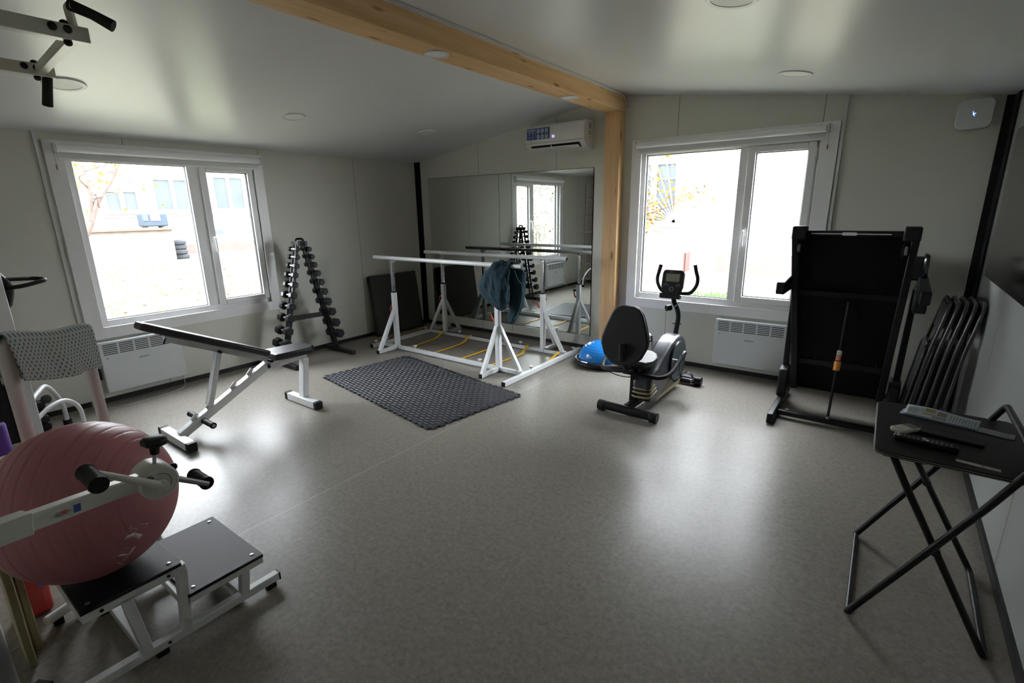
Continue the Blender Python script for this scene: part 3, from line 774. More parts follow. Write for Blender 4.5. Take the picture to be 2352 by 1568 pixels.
for s in (-.028, .028):
    MB().bar((bx + s, -3.485, .60), (bx + s, -3.605, .215), .010, .032, up=(0, 1, 0)).build('strut', M_white, r, bev=.002)
m = MB()
for t in (.17, .33, .60, .80):
    p = Vector((bx, -3.825 + .695 * t, .055 + .36 * t + .033)); m.bar(p + Vector((-.035, 0, 0)), p + Vector((.035, -.0, 0)), .008, .008); m.bar(p, p + Vector((0, -.02, .02)), .06, .008, up=(1, 0, 0))
m.build('notch_stops', M_white, r)
m = MB(); m.cyl((bx - .2, -3.675, .125), (bx + .2, -3.675, .125), .012); m.build('foot_roller_axle', M_steel, r)
for s in (-1, 1):
    m = MB(); m.lathe((bx + s * .045, -3.675, .125), (s, 0, 0), [(0, 0), (.022, 0)] + [(.019 + .0018 * (k % 2), .006 + .0065 * k) for k in range(20)] + [(.023, .14), (.023, .15), (0, .15)], 18)
    m.build('grip', M_black_soft, r, smooth=60)
def pad(y0, z0, y1, z1, w, t, taper, name):
    p0 = Vector((bx, y0, z0)); p1 = Vector((bx, y1, z1)); d = p1 - p0; L = d.length; d.normalize(); nrm = Vector((1, 0, 0)).cross(d); nrm = nrm if nrm.z > 0 else -nrm
    pts = []
    hw = w / 2
    for u, v in ((0, -hw * .92), (0, hw * .92), (.04, hw), (L - taper, hw), (L - .03, hw * .62), (L, hw * .5), (L, -hw * .5), (L - .03, -hw * .62), (L - taper, -hw), (.04, -hw)):
        pts.append(p0 + d * u + Vector((1, 0, 0)) * v)
    return MB().prism(pts, nrm * t).build(name, M_vinyl, r, bev=.016, seg=4)
pad(-3.165, .497, -3.955, .868, .27, .052, .14, 'backrest_pad')
pad(-3.115, .452, -2.745, .442, .27, .055, .06, 'seat_pad')
MB().bar((bx, -3.13, .455), (bx, -3.80, .770), .045, .030, up=(1, 0, 0)).build('backrest_frame', M_white, r, bev=.002)
m = MB(); m.cyl((bx - .05, -3.485, .605), (bx + .05, -3.485, .605), .010); m.cyl((bx - .055, -3.12, .443), (bx + .055, -3.12, .443), .012)
m.build('pivot_bolts', M_black_plastic, r)
MB().cyl((bx, -3.80, .77), (bx, -3.815, .735), .007).build('pull_pin', M_black_plastic, r)

# ------------------------------------------------------------------ pink exercise ball
r = root('exercise_ball', (3.165, -4.69, .339), 'large pink ribbed exercise ball resting on the two-level step platform', 'ball')
M_pink = mat('pink_rubber', (.43, .155, .175), .42, noise=.05, nscale=6)
bcn = Vector((3.165, -4.69, .6135)); rb = .276
axis = Vector((-.72, -.62, -.08)).normalized()
prof = [(0, -rb)]
N = 180
for k in range(1, N):
    th = PI * k / N; rr = rb * math.sin(th); h = -rb * math.cos(th)
    g = -.0032 if (k % 9 == 0) else 0
    prof.append((rr + g * math.sin(th), h - g * math.cos(th) * 0))
prof.append((0, rb))
MB().lathe(bcn, axis, prof, 96).build('skin', M_pink, r, smooth=80)
m = MB()
vd = Vector((5.3418, -5.0458, 1.5936)) - bcn
def onball(px_, py_, pz_, k=1.0): 
    q = Vector((px_, py_, pz_)).normalized(); return bcn + q * (rb + .0004) * k
# printed pictograms on the lower right flank
import itertools
def patch(d0, w, h, rotd, shapes, name, mt):
    """shapes: polygons in local tangent coordinates"""
    q = V(d0).normalized(); t = Vector((0, 0, 1)); u = t.cross(q).normalized(); v = q.cross(u)
    ca, sa = math.cos(rotd), math.sin(rotd); U = u * ca + v * sa; Vv = v * ca - u * sa
    mm = MB()
    for poly in shapes:
        pts = [ (q * rb + U * a * w + Vv * b * h).normalized() * (rb + .0008) + bcn for a, b in poly]
        vs = [mm.bm.verts.new(p) for p in pts]; mm.bm.faces.new(vs)
    return mm.build(name, mt, r, solid=.0006)
def ringpoly(cx, cy, rad, th, n=14):
    out = []
    for k in range(n):
        a0 = 2 * PI * k / n; a1 = 2 * PI * (k + 1) / n
        out.append([(cx + rad * math.cos(a0), cy + rad * math.sin(a0)), (cx + rad * math.cos(a1), cy + rad * math.sin(a1)), (cx + (rad - th) * math.cos(a1), cy + (rad - th) * math.sin(a1)), (cx + (rad - th) * math.cos(a0), cy + (rad - th) * math.sin(a0))])
    return out
M_pinkprint = mat('pale_print_on_ball', (.78, .66, .68), .5, noise=.05)
picto1 = [[(-.5, -.5), (-.2, -.5), (-.05, .1), (-.2, .5), (-.5, .5), (-.3, .1)], [(.5, .5), (.48, .5), (.48, -.5), (.5, -.5)], [(-.5, .52), (.5, .52), (.5, .5), (-.5, .5)], [(-.5, -.52), (.5, -.52), (.5, -.5), (-.5, -.5)]] + ringpoly(.1, .25, .18, .03)
picto2 = [[(-.5, -.5), (.3, -.5), (.1, -.3), (-.4, -.3)], [(-.5, -.3), (-.3, -.3), (-.2, .3), (-.4, .35)]] + ringpoly(.1, .15, .2, .03)
D = (Vector((3.42, -4.74, .50)) - bcn)
def dirpx(v): return Vector(v)
patch(dirpx((.950, .216, -.215)), .055, .055, PI/2 - .55, picto1, 'printed_pictogram', M_pinkprint)
patch(dirpx((.897, .09, -.43)), .050, .050, PI/2 - .55, picto2, 'printed_pictogram', M_pinkprint)
patch(dirpx((.80, .045, -.60)), .045, .035, PI/2 - .55, [[(-.5, -.5), (-.42, -.5), (0, .5), (-.08, .5)], [(-.1, -.1), (.1, -.1), (.1, 0), (-.1, 0)]] + ringpoly(.3, -.1, .2, .06), 'printed_marks', M_pinkprint)

# ------------------------------------------------------------------ two-level step platform
r = root('step_platform', (3.16, -4.5, 0), 'white framed two-level step platform with black non-slip boards under the pink ball', 'step platform')
M_board = mat('black_ribbed_board', (.014, .014, .018), .42, spec=.3, noise=.2, nscale=120, bump=.6, bscale=500)
XE, XW = 3.385, 2.925
t = .034
for x in (XE - t / 2, XW + t / 2):
    ye_ = -5.05 if x > 3.1 else -4.72
    MB().bb((x - t/2, ye_, .024), (x + t/2, -4.165, .024 + t)).build('floor_rail', M_white, r, bev=.003)
    for y in (-4.168, ye_): MB().box((x, y, .024 + t/2), (t + .001, .007, t + .001)).build('end_cap', M_black_plastic, r)
    for y in ((-4.20, -4.62, -5.0) if x > 3.1 else (-4.20, -4.68)): MB().bb((x - t/2, y - .025, .0), (x + t/2, y + .015, .025)).build('rubber_foot', M_black_soft, r, bev=.003)
    MB().bb((x - t/2, -4.52, .148), (x + t/2, -4.225, .148 + .03)).build('platform_rail', M_white, r, bev=.003)
    MB().bb((x - t/2, -4.815, .29), (x + t/2, -4.50, .29 + t)).build('platform_rail', M_white, r, bev=.003)
    MB().bar((x, -4.315, .05), (x, -4.300, .155), t, t, up=(1, 0, 0)).build('upright', M_white, r, bev=.003)
    MB().bar((x, -4.535, .05), (x, -4.515, .30), t, t, up=(1, 0, 0)).build('upright', M_white, r, bev=.003)
    MB().bar((x, -4.665, .05), (x, -4.69, .30), t, t, up=(1, 0, 0)).build('upright', M_white, r, bev=.003)
for y, z in ((-4.665, .041), (-4.315, .041), (-4.52, .163), (-4.80, .305)):
    MB().bb((XW + t, y - t/2, z - t/2), (XE - t, y + t/2, z + t/2)).build('cross_member', M_white, r, bev=.003)
for y0, y1, z in ((-4.515, -4.225, .178), (-4.815, -4.515, .324)):
    MB().bb((XW - .005, y0, z), (XE + .005, y1, z + .014)).build('board', M_board, r, bev=.002)
    for x in (XW + .03, XE - .03):
        for y in (y0 + .03, y1 - .03): MB().lathe((x, y, z + .013), (0, 0, 1), [(.008, 0), (.0075, .003), (0, .005)], 14).build('screw', M_steel, r)
for y, z in ((-4.56, .307), (-4.76, .307), (-4.60, .041), (-4.88, .041)): MB().cyl((XE - .001, y, z), (XE + .0012, y, z), .006, seg=12).build('bolt_hole', M_darkhole, r)
# ------------------------------------------------------------------ recumbent exercise bike
r = root('exercise_bike', (3.88, -1.05, 0), 'black recumbent exercise bike standing in front of the right window', 'exercise bike')
M_shroud = mat('charcoal_shroud', (.035, .037, .045), .32, noise=.06, nscale=12)
M_disc = mat('slate_disc', (.045, .062, .070), .35, noise=.06)
M_gold = mat('gold_trim', (.34, .28, .14), .4, noise=.08)
MB().cyl((3.645, -1.565, .046), (4.105, -1.58, .046), .036, seg=24).build('rear_stabiliser', M_black, r)
MB().cyl((3.70, -.545, .046), (4.135, -.56, .046), .036, seg=24).build('front_stabiliser', M_black, r)
for x, y in ((3.655, -1.565), (4.095, -1.58), (3.71, -.545), (4.125, -.56)):
    MB().cyl((x - .03, y, .042), (x + .03, y, .042), .042, seg=24).build('stabiliser_cap', M_black_plastic, r, bev=.006)
MB().bar((3.865, -1.55, .062), (3.915, -.56, .062), .055, .05).build('floor_beam', M_black, r, bev=.006)
MB().bar((3.858, -1.41, .06), (3.858, -1.40, .36), .05, .06, up=(1, 0, 0)).build('seat_column', M_black, r, bev=.005)
MB().bar((3.895, -1.36, .06), (3.865, -1.40, .14), .012, .06, up=(1, 0, 0)).build('gusset', M_grey_plastic, r)
m = MB(); m.cyl((3.915, -1.28, .10), (3.915, -1.28, .145), .012); m.lathe((3.915, -1.28, .14), (0, 0, 1), [(0, 0), (.014, 0), (.024, .01), (.024, .034), (.018, .040), (0, .040)], 8)
m.build('adjuster_knob', M_black_plastic, r)
m = MB(); m.bar((3.855, -1.56, .355), (3.865, -1.16, .355), .07, .035); m.bb((3.81, -1.47, .33), (3.91, -1.38, .375)); m.build('seat_carriage', M_black, r, bev=.004)
# shroud: side profile extruded, edges rounded
prof = [(-1.415, .085), (-1.435, .17), (-1.435, .25), (-1.40, .30), (-1.27, .33), (-1.13, .40), (-.98, .475), (-.86, .505), (-.74, .505), (-.65, .47), (-.58, .40), (-.55, .31), (-.56, .21), (-.60, .12), (-.66, .06), (-.72, .05), (-1.25, .06), (-1.38, .07)]
MB().prism([(3.845, y, z) for y, z in prof], (.155, 0, 0)).build('shroud', M_shroud, r, bev=.03, seg=4)
for xx, s in ((4.0, 1), (3.845, -1)):
    MB().lathe((xx, -.845, .295), (s, 0, 0), [(0, .0), (.168, .0), (.172, .010), (.165, .018), (.155, .016), (0, .016)], 40).build('side_disc', M_disc, r)
    MB().lathe((xx, -.845, .295), (s, 0, 0), [(.166, .012), (.171, .018), (.176, .012), (.171, .006), (.166, .012)], 40).build('disc_ring', M_shroud, r)
m = MB()
for k in range(3):
    z = .125 + .034 * k; y0 = -1.435 + .004 * k
    m.tube(fillet([(3.852, y0 + .10, z - .004), (3.848, y0 + .0, z), (3.90, y0 - .006, z - .004), (3.995, y0, z), (4.003, y0 + .15 - .03 * k, z + .024)], .03), .0075, 8)
m.build('gold_stripes', M_gold, r)
MB().prism([(4.0005, -1.30, .062), (4.0005, -.66, .052), (4.0005, -.64, .085), (4.0005, -1.22, .082)], (.004, 0, 0)).build('gold_sill', M_gold, r)
MB().prism([(4.001, -1.16, .095), (4.001, -.92, .098), (4.001, -.94, .165), (4.001, -.99, .165)], (.003, 0, 0)).build('speaker_mesh', mat('tan_mesh', (.13, .11, .07), .6, noise=.4, nscale=200), r)
# cranks and pedals
ax = (-.905, .305)
for s, d in ((1, (-.045, -.135)), (-1, (.085, .125))):
    xs = 4.02 if s > 0 else 3.825
    m = MB(); m.cyl((xs - s * .02, ax[0], ax[1]), (xs + s * .03, ax[0], ax[1]), .017)
    m.tube(fillet([(xs + s * .02, ax[0], ax[1]), (xs + s * .045, ax[0] + d[0] * .2, ax[1] + d[1] * .2), (xs + s * .055, ax[0] + d[0], ax[1] + d[1])], .03), .009, 10)
    c = m.build('crank', M_chrome, r)
    cx, cy, cz = xs + s * .115, ax[0] + d[0], ax[1] + d[1]
    m = MB(); m.box((cx, cy, cz), (.09, .10, .022)); m.box((cx, cy - .03, cz + .014), (.08, .012, .01)); m.box((cx, cy + .03, cz + .014), (.08, .012, .01))
    m.build('pedal', M_black_plastic, c, bev=.005)
    m = MB()
    pts = bez([(cx - .045, cy, cz), (cx - .045, cy, cz + .035), (cx, cy, cz + .068), (cx + .045, cy, cz + .04), (cx + .05, cy, cz)], 5)
    g = [[m.bm.verts.new(V(p) + Vector((0, e, 0)) + q) for e, q in ((-.022, Vector((0, 0, 0))), (.022, Vector((0, 0, 0))), (.022, Vector((0, 0, .004))), (-.022, Vector((0, 0, .004))))] for p in pts]
    for A, B in zip(g, g[1:]):
        for k in range(4): m.bm.faces.new((A[k], A[(k + 1) % 4], B[(k + 1) % 4], B[k]))
    m.build('pedal_strap', M_black_gloss, c)
# seat
def sl(cx, cy, cz, pts, th, name, mt, R, bev=.02):
    return MB().prism([Vector((cx, cy, cz)) + R @ Vector((a, 0, b)) for a, b in pts], R @ Vector((0, th, 0))).build(name, mt, r, bev=bev, seg=4)
Rb = Matrix.Rotation(math.radians(-12), 3, 'X')
bpts = [(-.085, -.225), (-.155, -.16), (-.188, -.08), (-.190, -.03), (-.165, .06), (-.125, .165), (-.095, .205), (-.05, .225), (.05, .225), (.095, .205), (.125, .165), (.165, .06), (.190, -.03), (.188, -.08), (.155, -.16), (.085, -.225)]
sl(3.835, -1.595, .655, bpts, .03, 'backrest_shell', M_black_plastic, Rb, .012)
sl(3.835, -1.565, .661, [(a * .97, b * .97) for a, b in bpts], .045, 'backrest_pad', M_vinyl, Rb, .022)
spts = [(-.14, -.20), (-.175, -.10), (-.165, .02), (-.12, .12), (-.06, .18), (.06, .18), (.12, .12), (.165, .02), (.175, -.10), (.14, -.20)]
MB().prism([(3.825 + a, -1.29 + b, .385) for a, b in spts], (0, 0, .045)).build('seat_pad', M_vinyl, r, bev=.02, seg=4)
MB().prism([(3.825 + a * .9, -1.29 + b * .9, .365) for a, b in spts], (0, 0, .022)).build('seat_base', M_black_plastic, r, bev=.006)
m = MB(); m.tube(bez([(3.845, -1.50, .36), (3.84, -1.56, .40), (3.838, -1.618, .47), (3.836, -1.635, .60)], 6), .024, 12); m.build('backrest_support', M_black_plastic, r)
for s in (-1, 1):
    c = 3.84
    m = MB(); m.tube(bez([(c + s * .02, -1.475, .335), (c + s * .13, -1.475, .325), (c + s * .235, -1.45, .318), (c + s * .285, -1.36, .335), (c + s * .295, -1.22, .385), (c + s * .305, -1.09, .445)], 8), .0165, 14)
    h = m.build('side_handle', M_black_soft, r)
    MB().box((c + s * .303, -1.115, .449), (.018, .05, .012), Matrix.Rotation(math.radians(22), 3, 'X')).build('pulse_sensor', M_chrome, h, bev=.004)
m = MB(); m.tube(bez([(3.62, -1.46, .31), (3.74, -1.49, .292), (3.86, -1.5, .30), (3.98, -1.45, .335)], 6), .004, 6); m.build('sensor_cable', M_black_soft, r)
# mast, console, handlebar
m = MB(); m.tube(bez([(3.905, -.62, .47), (3.912, -.62, .54), (3.925, -.635, .63), (3.925, -.675, .71), (3.905, -.72, .79), (3.90, -.725, .86)], 8), .021, 16)
m.build('mast', M_black, r)
m = MB(); m.cyl((3.875, -.63, .575), (3.955, -.63, .575), .006, seg=8); m.build('mast_bolt', M_black_plastic, r)
m = MB(); m.cyl((3.885, -.73, .735), (3.855, -.765, .73), .026, seg=20); m.build('tension_knob', M_black_plastic, r)
MB().tube(bez([(3.955, -.73, .79), (3.94, -.75, .765), (3.92, -.755, .745)], 5), .003, 6).build('tension_cable', M_chrome, r)
m = MB(); m.tube(bez([(3.90, -.715, .865), (3.99, -.715, .865), (4.045, -.715, .88), (4.085, -.715, .94), (4.092, -.715, 1.0), (4.075, -.715, 1.06), (4.062, -.715, 1.115)], 7), .0155, 14)
m.tube(bez([(3.90, -.715, .865), (3.81, -.715, .868), (3.775, -.715, .89), (3.748, -.715, .94), (3.742, -.715, .99), (3.755, -.715, 1.05), (3.768, -.715, 1.105)], 7), .0155, 14)
m.build('handlebar', M_black_soft, r)
Rc = Matrix.Rotation(math.radians(-14), 3, 'X')
cc = Vector((3.885, -.745, .945))
def cp(a, b, d=0): return cc + Rc @ Vector((a, -d, b))
cons = MB().prism([cp(a, b) for a, b in [(-.075, -.10), (.075, -.10), (.095, -.02), (.095, .09), (.085, .115), (.065, .122), (-.065, .122), (-.085, .115), (-.095, .09), (-.095, -.02)]], Rc @ Vector((0, .035, 0)))
cons = cons.build('console', M_black_plastic, r, bev=.006, seg=3)
MB().prism([cp(a, b, .001) for a, b in [(-.058, .02), (.058, .02), (.060, .088), (-.060, .088)]], Rc @ Vector((0, -.001, 0))).build('screen', mat('lcd_olive', (.20, .21, .16), .25, noise=.04), cons)
m = MB()
for a, b in ((0, -.045), (-.052, -.02), (.055, -.02)):
    pts = [cp(a + .018 * math.cos(q), b + .018 * math.sin(q), .001) for q in [2 * PI * k / 20 for k in range(21 if a == 0 else 11)]]
    m.tube(pts, .0009, 6)
m.build('button_outlines', M_print_white, cons)
text('button_lettering', 'ENTER', .008, cp(0, -.045, .0015), Rc @ Vector((1, 0, 0)), Rc @ Vector((0, 0, 1)), M_ink, cons)
text('button_lettering', 'UP', .007, cp(-.052, -.018, .0015), Rc @ Vector((1, 0, 0)), Rc @ Vector((0, 0, 1)), M_ink, cons)
text('button_lettering', 'RESET', .007, cp(.055, -.018, .0015), Rc @ Vector((1, 0, 0)), Rc @ Vector((0, 0, 1)), M_ink, cons)
MB().prism([cp(-.035, .098, .001), cp(-.022, .098, .001), cp(-.012, .104, .001), cp(.012, .102, .001), cp(-.022, .109, .001)], Rc @ Vector((0, -.0006, 0))).build('maker_mark', M_grey_plastic, cons)
MB().prism([cp(-.09, -.128, .02), cp(.085, -.128, .02), cp(.09, -.095, .02), cp(-.092, -.085, .02)], Rc @ Vector((0, .05, 0))).build('book_ledge', M_black_plastic, r, bev=.005)

# ------------------------------------------------------------------ folded treadmill
r = root('treadmill', (5.15, -.75, 0), 'large black treadmill folded upright beside the right window, underside facing out', 'treadmill')
M_deck = mat('black_deck_underside', (.003, .0033, .004), .55, spec=.12, noise=.2, nscale=15)
def tq(x, z, y): return (x, y, z)
def yd(z): return -.60 - .12 * (z / 1.4)
MB().prism([(4.885, yd(.17), .17), (5.475, yd(.17), .17), (5.505, yd(1.41), 1.41), (4.775, yd(1.41), 1.41)], (0, .05, 0)).build('deck', M_deck, r, bev=.006)
for a, b in (((4.90, .17), (4.785, 1.38)), ((5.46, .17), (5.495, 1.38))):
    MB().bar((a[0], yd(a[1]) - .02, a[1]), (b[0], yd(b[1]) - .02, b[1]), .045, .06, up=(0, 1, 0)).build('side_frame', M_black, r, bev=.006)
for x in (4.81, 5.472):
    MB().bb((x - .048, yd(1.41) - .05, 1.345), (x + .048, yd(1.41) + .06, 1.442)).build('end_cap', M_black_plastic, r, bev=.012, seg=3)
MB().bb((4.86, yd(1.40) - .012, 1.375), (5.43, yd(1.40) + .0, 1.41)).build('rear_roller_cover', M_black_plastic, r, bev=.003)
m = MB(); m.bb((4.885, yd(1.39) - .016, 1.386), (5.36, yd(1.39) - .012, 1.392)); m.prism([(5.12 + a, yd(1.39) - .014, 1.389 + b) for a, b in rrect(.092, .022, .0108)], (0, -.005, 0))
m.build('bright_slot_strip', mat('light_grey_slot', (.75, .76, .76), .4, noise=.03), r)  # bright slot onto the wall behind, painted as a light grey strip
MB().bb((4.83, yd(.95) - .02, .93), (5.49, yd(.95) + .01, .965)).build('cross_frame', M_black, r, bev=.003)
MB().bb((4.88, yd(.45) - .015, .38), (5.47, yd(.45) + .01, .42)).build('cross_frame', M_black, r, bev=.003)
for x in (4.823, 5.452):
    MB().cyl((x - .009, yd(1.28) - .05, 1.285), (x + .009, yd(1.28) - .05, 1.285), .030, seg=24).build('transport_wheel', M_grey_plastic, r, bev=.004)
    MB().bb((x - .02, yd(1.28) - .04, 1.24), (x - .012, yd(1.28), 1.33)).build('wheel_bracket', M_black, r)
m = MB(); m.tube([(5.168, -.905, .05), (5.172, -.80, .42)], .009, 10); m.tube([(5.172, -.80, .42), (5.178, -.685, .90)], .009, 12)
st = m.build('folding_strut', M_black_soft, r)
MB().cyl((5.171, -.808, .405), (5.172, -.790, .470), .022, seg=16).build('orange_sleeve', mat('orange_plastic', (.75, .28, .02), .4, noise=.05), st)
MB().cyl((5.172, -.788, .477), (5.173, -.778, .515), .0165, seg=16).build('warning_label', mat('salmon_label', (.60, .22, .14), .5, noise=.1), st)
MB().cyl((5.173, -.777, .517), (5.174, -.768, .548), .0165, seg=16).build('pictogram_label', mat('white_label', (.7, .7, .68), .5, noise=.02), st)
m = MB(); m.box((5.166, -.7905, .533), (.003, .002, .022)); m.box((5.176, -.7905, .536), (.013, .002, .003), Matrix.Rotation(.6, 3, 'Y'))
m.build('pictogram_figure', M_ink, st)
for x in (4.815, 5.535):
    s = -1 if x < 5 else 1
    MB().prism([(x - .022, -1.13, .012), (x - .022, -1.10, .075), (x - .022, -1.02, .085), (x - .022, -.35, .085), (x - .022, -.30, .03), (x - .022, -.33, .012)], (.044, 0, 0)).build('base_foot', M_black_plastic, r, bev=.008)
    MB().cyl((x - .018, -1.09, .028), (x + .018, -1.09, .028), .028).build('base_roller', M_black_soft, r)
    xt = 4.80 if s < 0 else 5.552
    MB().bar((x, -.56, .07), (xt, -.52, 1.0), .04, .075, up=(0, 1, 0)).build('upright_post', M_black, r, bev=.006)
    MB().prism([(x - .035, -.68, .08), (x - .035, -.66, .30), (x - .035, -.60, .325), (x - .035, -.48, .325), (x - .035, -.46, .08)], (.07, 0, 0)).build('post_cover', M_black_plastic, r, bev=.012)
    hx = 4.765 if s < 0 else 5.585
    MB().prism([(hx - .03, -1.0, .965), (hx - .03, -1.0, 1.052), (hx - .03, -.62, 1.075), (hx - .03, -.40, 1.09), (hx - .03, -.40, .96), (hx - .03, -.62, .955)], (.06, 0, 0)).build('handrail', M_black_plastic, r, bev=.010, seg=3)
MB().bb((5.545, -.72, .86), (5.62, -.44, 1.02)).build('handrail_joint', M_black_plastic, r, bev=.01)
m = MB(); m.prism([(4.785, -.50, 1.06), (4.785, -.36, 1.20), (4.785, -.30, 1.22), (4.785, -.30, 1.05)], (.80, 0, 0)); m.build('console', M_black_gloss, r, bev=.012)
MB().lathe((5.57, -.42, 1.13), (1, 0, 0), [(0, 0), (.11, 0), (.12, .01), (.11, .03), (0, .03)], 28).build('console_cheek', M_black_gloss, r)
MB().bb((4.84, -.935, .022), (5.51, -.895, .058)).build('base_crossbar', M_black, r, bev=.004)
m = MB(); m.cyl((5.168, -.915, .03), (5.168, -.915, .075), .012); m.cyl((4.90, -.915, .058), (4.90, -.915, .072), .012); m.build('base_bolts', M_steel, r)
m = MB()
for x, z in ((4.905, .435), (4.95, .455), (5.02, .44), (5.29, .425), (5.40, .445), (5.405, .43), (5.19, .40)): m.lathe((x, yd(z) - .016, z), (0, -1, 0), [(.0045, 0), (.003, .003), (0, .004)], 8)
m.build('rivets', M_chrome, r)

# ------------------------------------------------------------------ folding table
r = root('folding_table', (5.635, -2.62, 0), 'black topped folding table on crossed black tube legs at the right wall', 'table')
tc_ = (5.637, -2.62)
M_top = mat('black_laminate', (.008, .0075, .0075), .4, spec=.22, noise=.12, nscale=40)
MB().prism([(tc_[0] + a, tc_[1] + b, .705) for a, b in rrect(.455, .595, .035)], (0, 0, .015)).build('tabletop', M_top, r, bev=.002)
M_line = mat('cream_edge_line', (.45, .44, .40), .5, noise=.05)
for z in (.7085, .7155):
    MB().tube([(tc_[0] + a, tc_[1] + b, z) for a, b in rrect(.4565, .5965, .0355)], .0010, 6, closed=True).build('edge_piping', M_line, r)
m = MB(); m.tube([(5.42, -2.925, .012), (5.42, -2.32, .012)], .0115, 12); m.tube(fillet([(5.42, -2.925, .012), (5.735, -2.925, .60), (5.80, -2.925, .735), (5.828, -2.925, .79), (5.828, -2.33, .79), (5.80, -2.33, .735), (5.735, -2.33, .60), (5.42, -2.32, .012)], .055, 8), .0125, 14)
m.build('leg_frame', M_black, r)
m = MB(); m.tube(fillet([(5.47, -2.88, .697), (5.52, -2.895, .60), (5.83, -2.905, .012), (5.84, -2.345, .012), (5.52, -2.36, .60), (5.47, -2.37, .697)], .03, 6), .0125, 14)
m.build('leg_frame', M_black, r)
for y in (-2.915, -2.345):
    MB().cyl((5.635, y - .015, .385), (5.635, y + .015, .385), .016).build('pivot', M_black_plastic, r)
m = MB()
for y in (-2.88, -2.37): m.bb((5.44, y - .012, .693), (5.56, y + .012, .7055))
m.build('top_bracket', M_black, r)
def on_table(px_, py_):
    pass
# sticker strip on the tabletop
s_ = MB().box((5.70, -2.862, .7204), (.115, .022, .0006), Matrix.Rotation(math.radians(-8), 3, 'Z')).build('printed_strip', mat('cream_strip', (.42, .41, .38), .5, noise=.05), r)
MB().box((5.712, -2.864, .7208), (.008, .010, .0004)).build('blue_mark', mat('blue_mark', (.12, .16, .35), .5, noise=.05), s_)

# things lying on the table
zt_ = .7205
def local(cx, cy, ang):
    R = Matrix.Rotation(ang, 3, 'Z'); c = Vector((cx, cy, zt_)); return lambda a, b, h=0: c + R @ Vector((a, b, h))
f = local(5.503, -2.662, math.radians(50))
r = root('ac_remote', f(0, 0), 'white remote control with orange button and small display on the black table', 'remote control')
R_ = Matrix.Rotation(math.radians(50), 3, 'Z')
body = MB().prism([f(a, b, 0) for a, b in rrect(.105, .055, .016)], (0, 0, .017)).build('body', mat('ivory_plastic', (.58, .57, .52), .4, noise=.02), r, bev=.006, seg=3)
MB().prism([f(a + .028, b, .0172) for a, b in rrect(.034, .042, .003)], (0, 0, .0008)).build('display', mat('lcd_grey', (.13, .14, .15), .3, noise=.05), r)
MB().prism([f(a + .002, b + .012, .0172) for a, b in rrect(.010, .012, .004)], (0, 0, .0012)).build('power_button', mat('orange_button', (.7, .28, .05), .5, noise=.03), r)
m = MB()
for i in range(3):
    for j in range(4):
        if i == 0 and j == 3: continue
        m.prism([f(a - .002 - i * .011, b - .016 + j * .0105, .0172) for a, b in rrect(.006, .007, .002)], (0, 0, .0009))
m.build('buttons', mat('pale_button', (.66, .66, .63), .5, noise=.02), r)
MB().prism([f(a - .036, b, .0172) for a, b in rrect(.0015, .032, .0005)], (0, 0, .0004)).build('printed_line', M_ink, r)
f = local(5.560, -2.772, math.radians(-6))
r = root('tv_remote', f(0, 0), 'long black remote control with many small buttons on the near side of the table', 'remote control')
MB().prism([f(a, b, 0) for a, b in rrect(.19, .042, .012)], (0, 0, .020)).build('body', M_black_plastic, r, bev=.006, seg=3)
m = MB(); rnd2 = random.Random(2)
for i in range(12):
    for j in range(3): m.prism([f(a - .075 + i * .0135, b - .012 + j * .012, .020) for a, b in rrect(.007, .006, .002)], (0, 0, .0012))
m.build('buttons', M_grey_plastic, r)
MB().box(f(-.082, 0, .0205), (.008, .034, .001), Matrix.Rotation(math.radians(-6), 3, 'Z')).build('silver_band', M_chrome, r)
m = MB(); m.box(f(-.055, .012, .0215), (.005, .005, .001)); m.box(f(-.052, -.010, .0215), (.005, .005, .001)); m.build('red_button', mat('red_button', (.5, .03, .03), .5, noise=.05), r)
m = MB(); m.box(f(-.005, .008, .0215), (.012, .006, .001)); m.box(f(.004, -.004, .0215), (.012, .006, .001)); m.build('bright_button', M_print_white, r)
f = local(5.645, -2.638, math.radians(-10))
r = root('black_case', f(0, 0), 'flat black case lying between the remotes and the leaflets on the table', 'case')
MB().prism([f(a, b, 0) for a, b in rrect(.19, .075, .012)], (0, 0, .011)).build('shell', M_black_soft, r, bev=.003)
m = MB(); m.cyl(f(-.097, .02, .004), f(-.097, .02, .010), .0025, seg=8); m.cyl(f(-.093, -.03, .004), f(-.093, -.03, .010), .0025, seg=8); m.build('rivet', M_chrome, r)
M_paper = mat('pale_paper', (.42, .47, .53), .6, noise=.04)
f = local(5.615, -2.46, math.radians(-13))
r = root('leaflet_stack', f(0, 0), 'stack of pale blue printed leaflets along the far edge of the table', 'leaflets')
def sheet(a0, a1, b0, b1, h0, lift, name, mt, par):
    m = MB()
    def fn(u, v): return f(a0 + (a1 - a0) * u, b0 + (b1 - b0) * v, h0 + lift * (v ** 2) + .004 * math.sin(u * 5) * v)
    m.grid(fn, 14, 6); return m.build(name, mt, par, solid=.0012)
sheet(-.125, .13, -.03, .045, .002, .0, 'under_leaflet', mat('blue_paper', (.16, .22, .36), .5, noise=.1), r)
top = sheet(-.115, .125, -.022, .05, .006, .018, 'top_leaflet', M_paper, r)
m = MB()
def ontop(a, b, lift=.0012): 
    v = (b + .022) / .072; u = (a + .115) / .24; return f(a, b, .006 + .018 * v * v + .004 * math.sin(u * 5) * v + lift)
for k in range(9):
    a = .035 + k * .0095; m._hull([ontop(a, -.012), ontop(a + .0022, -.012), ontop(a + .0022, .036), ontop(a, .036)], [(0, 1, 2, 3)])
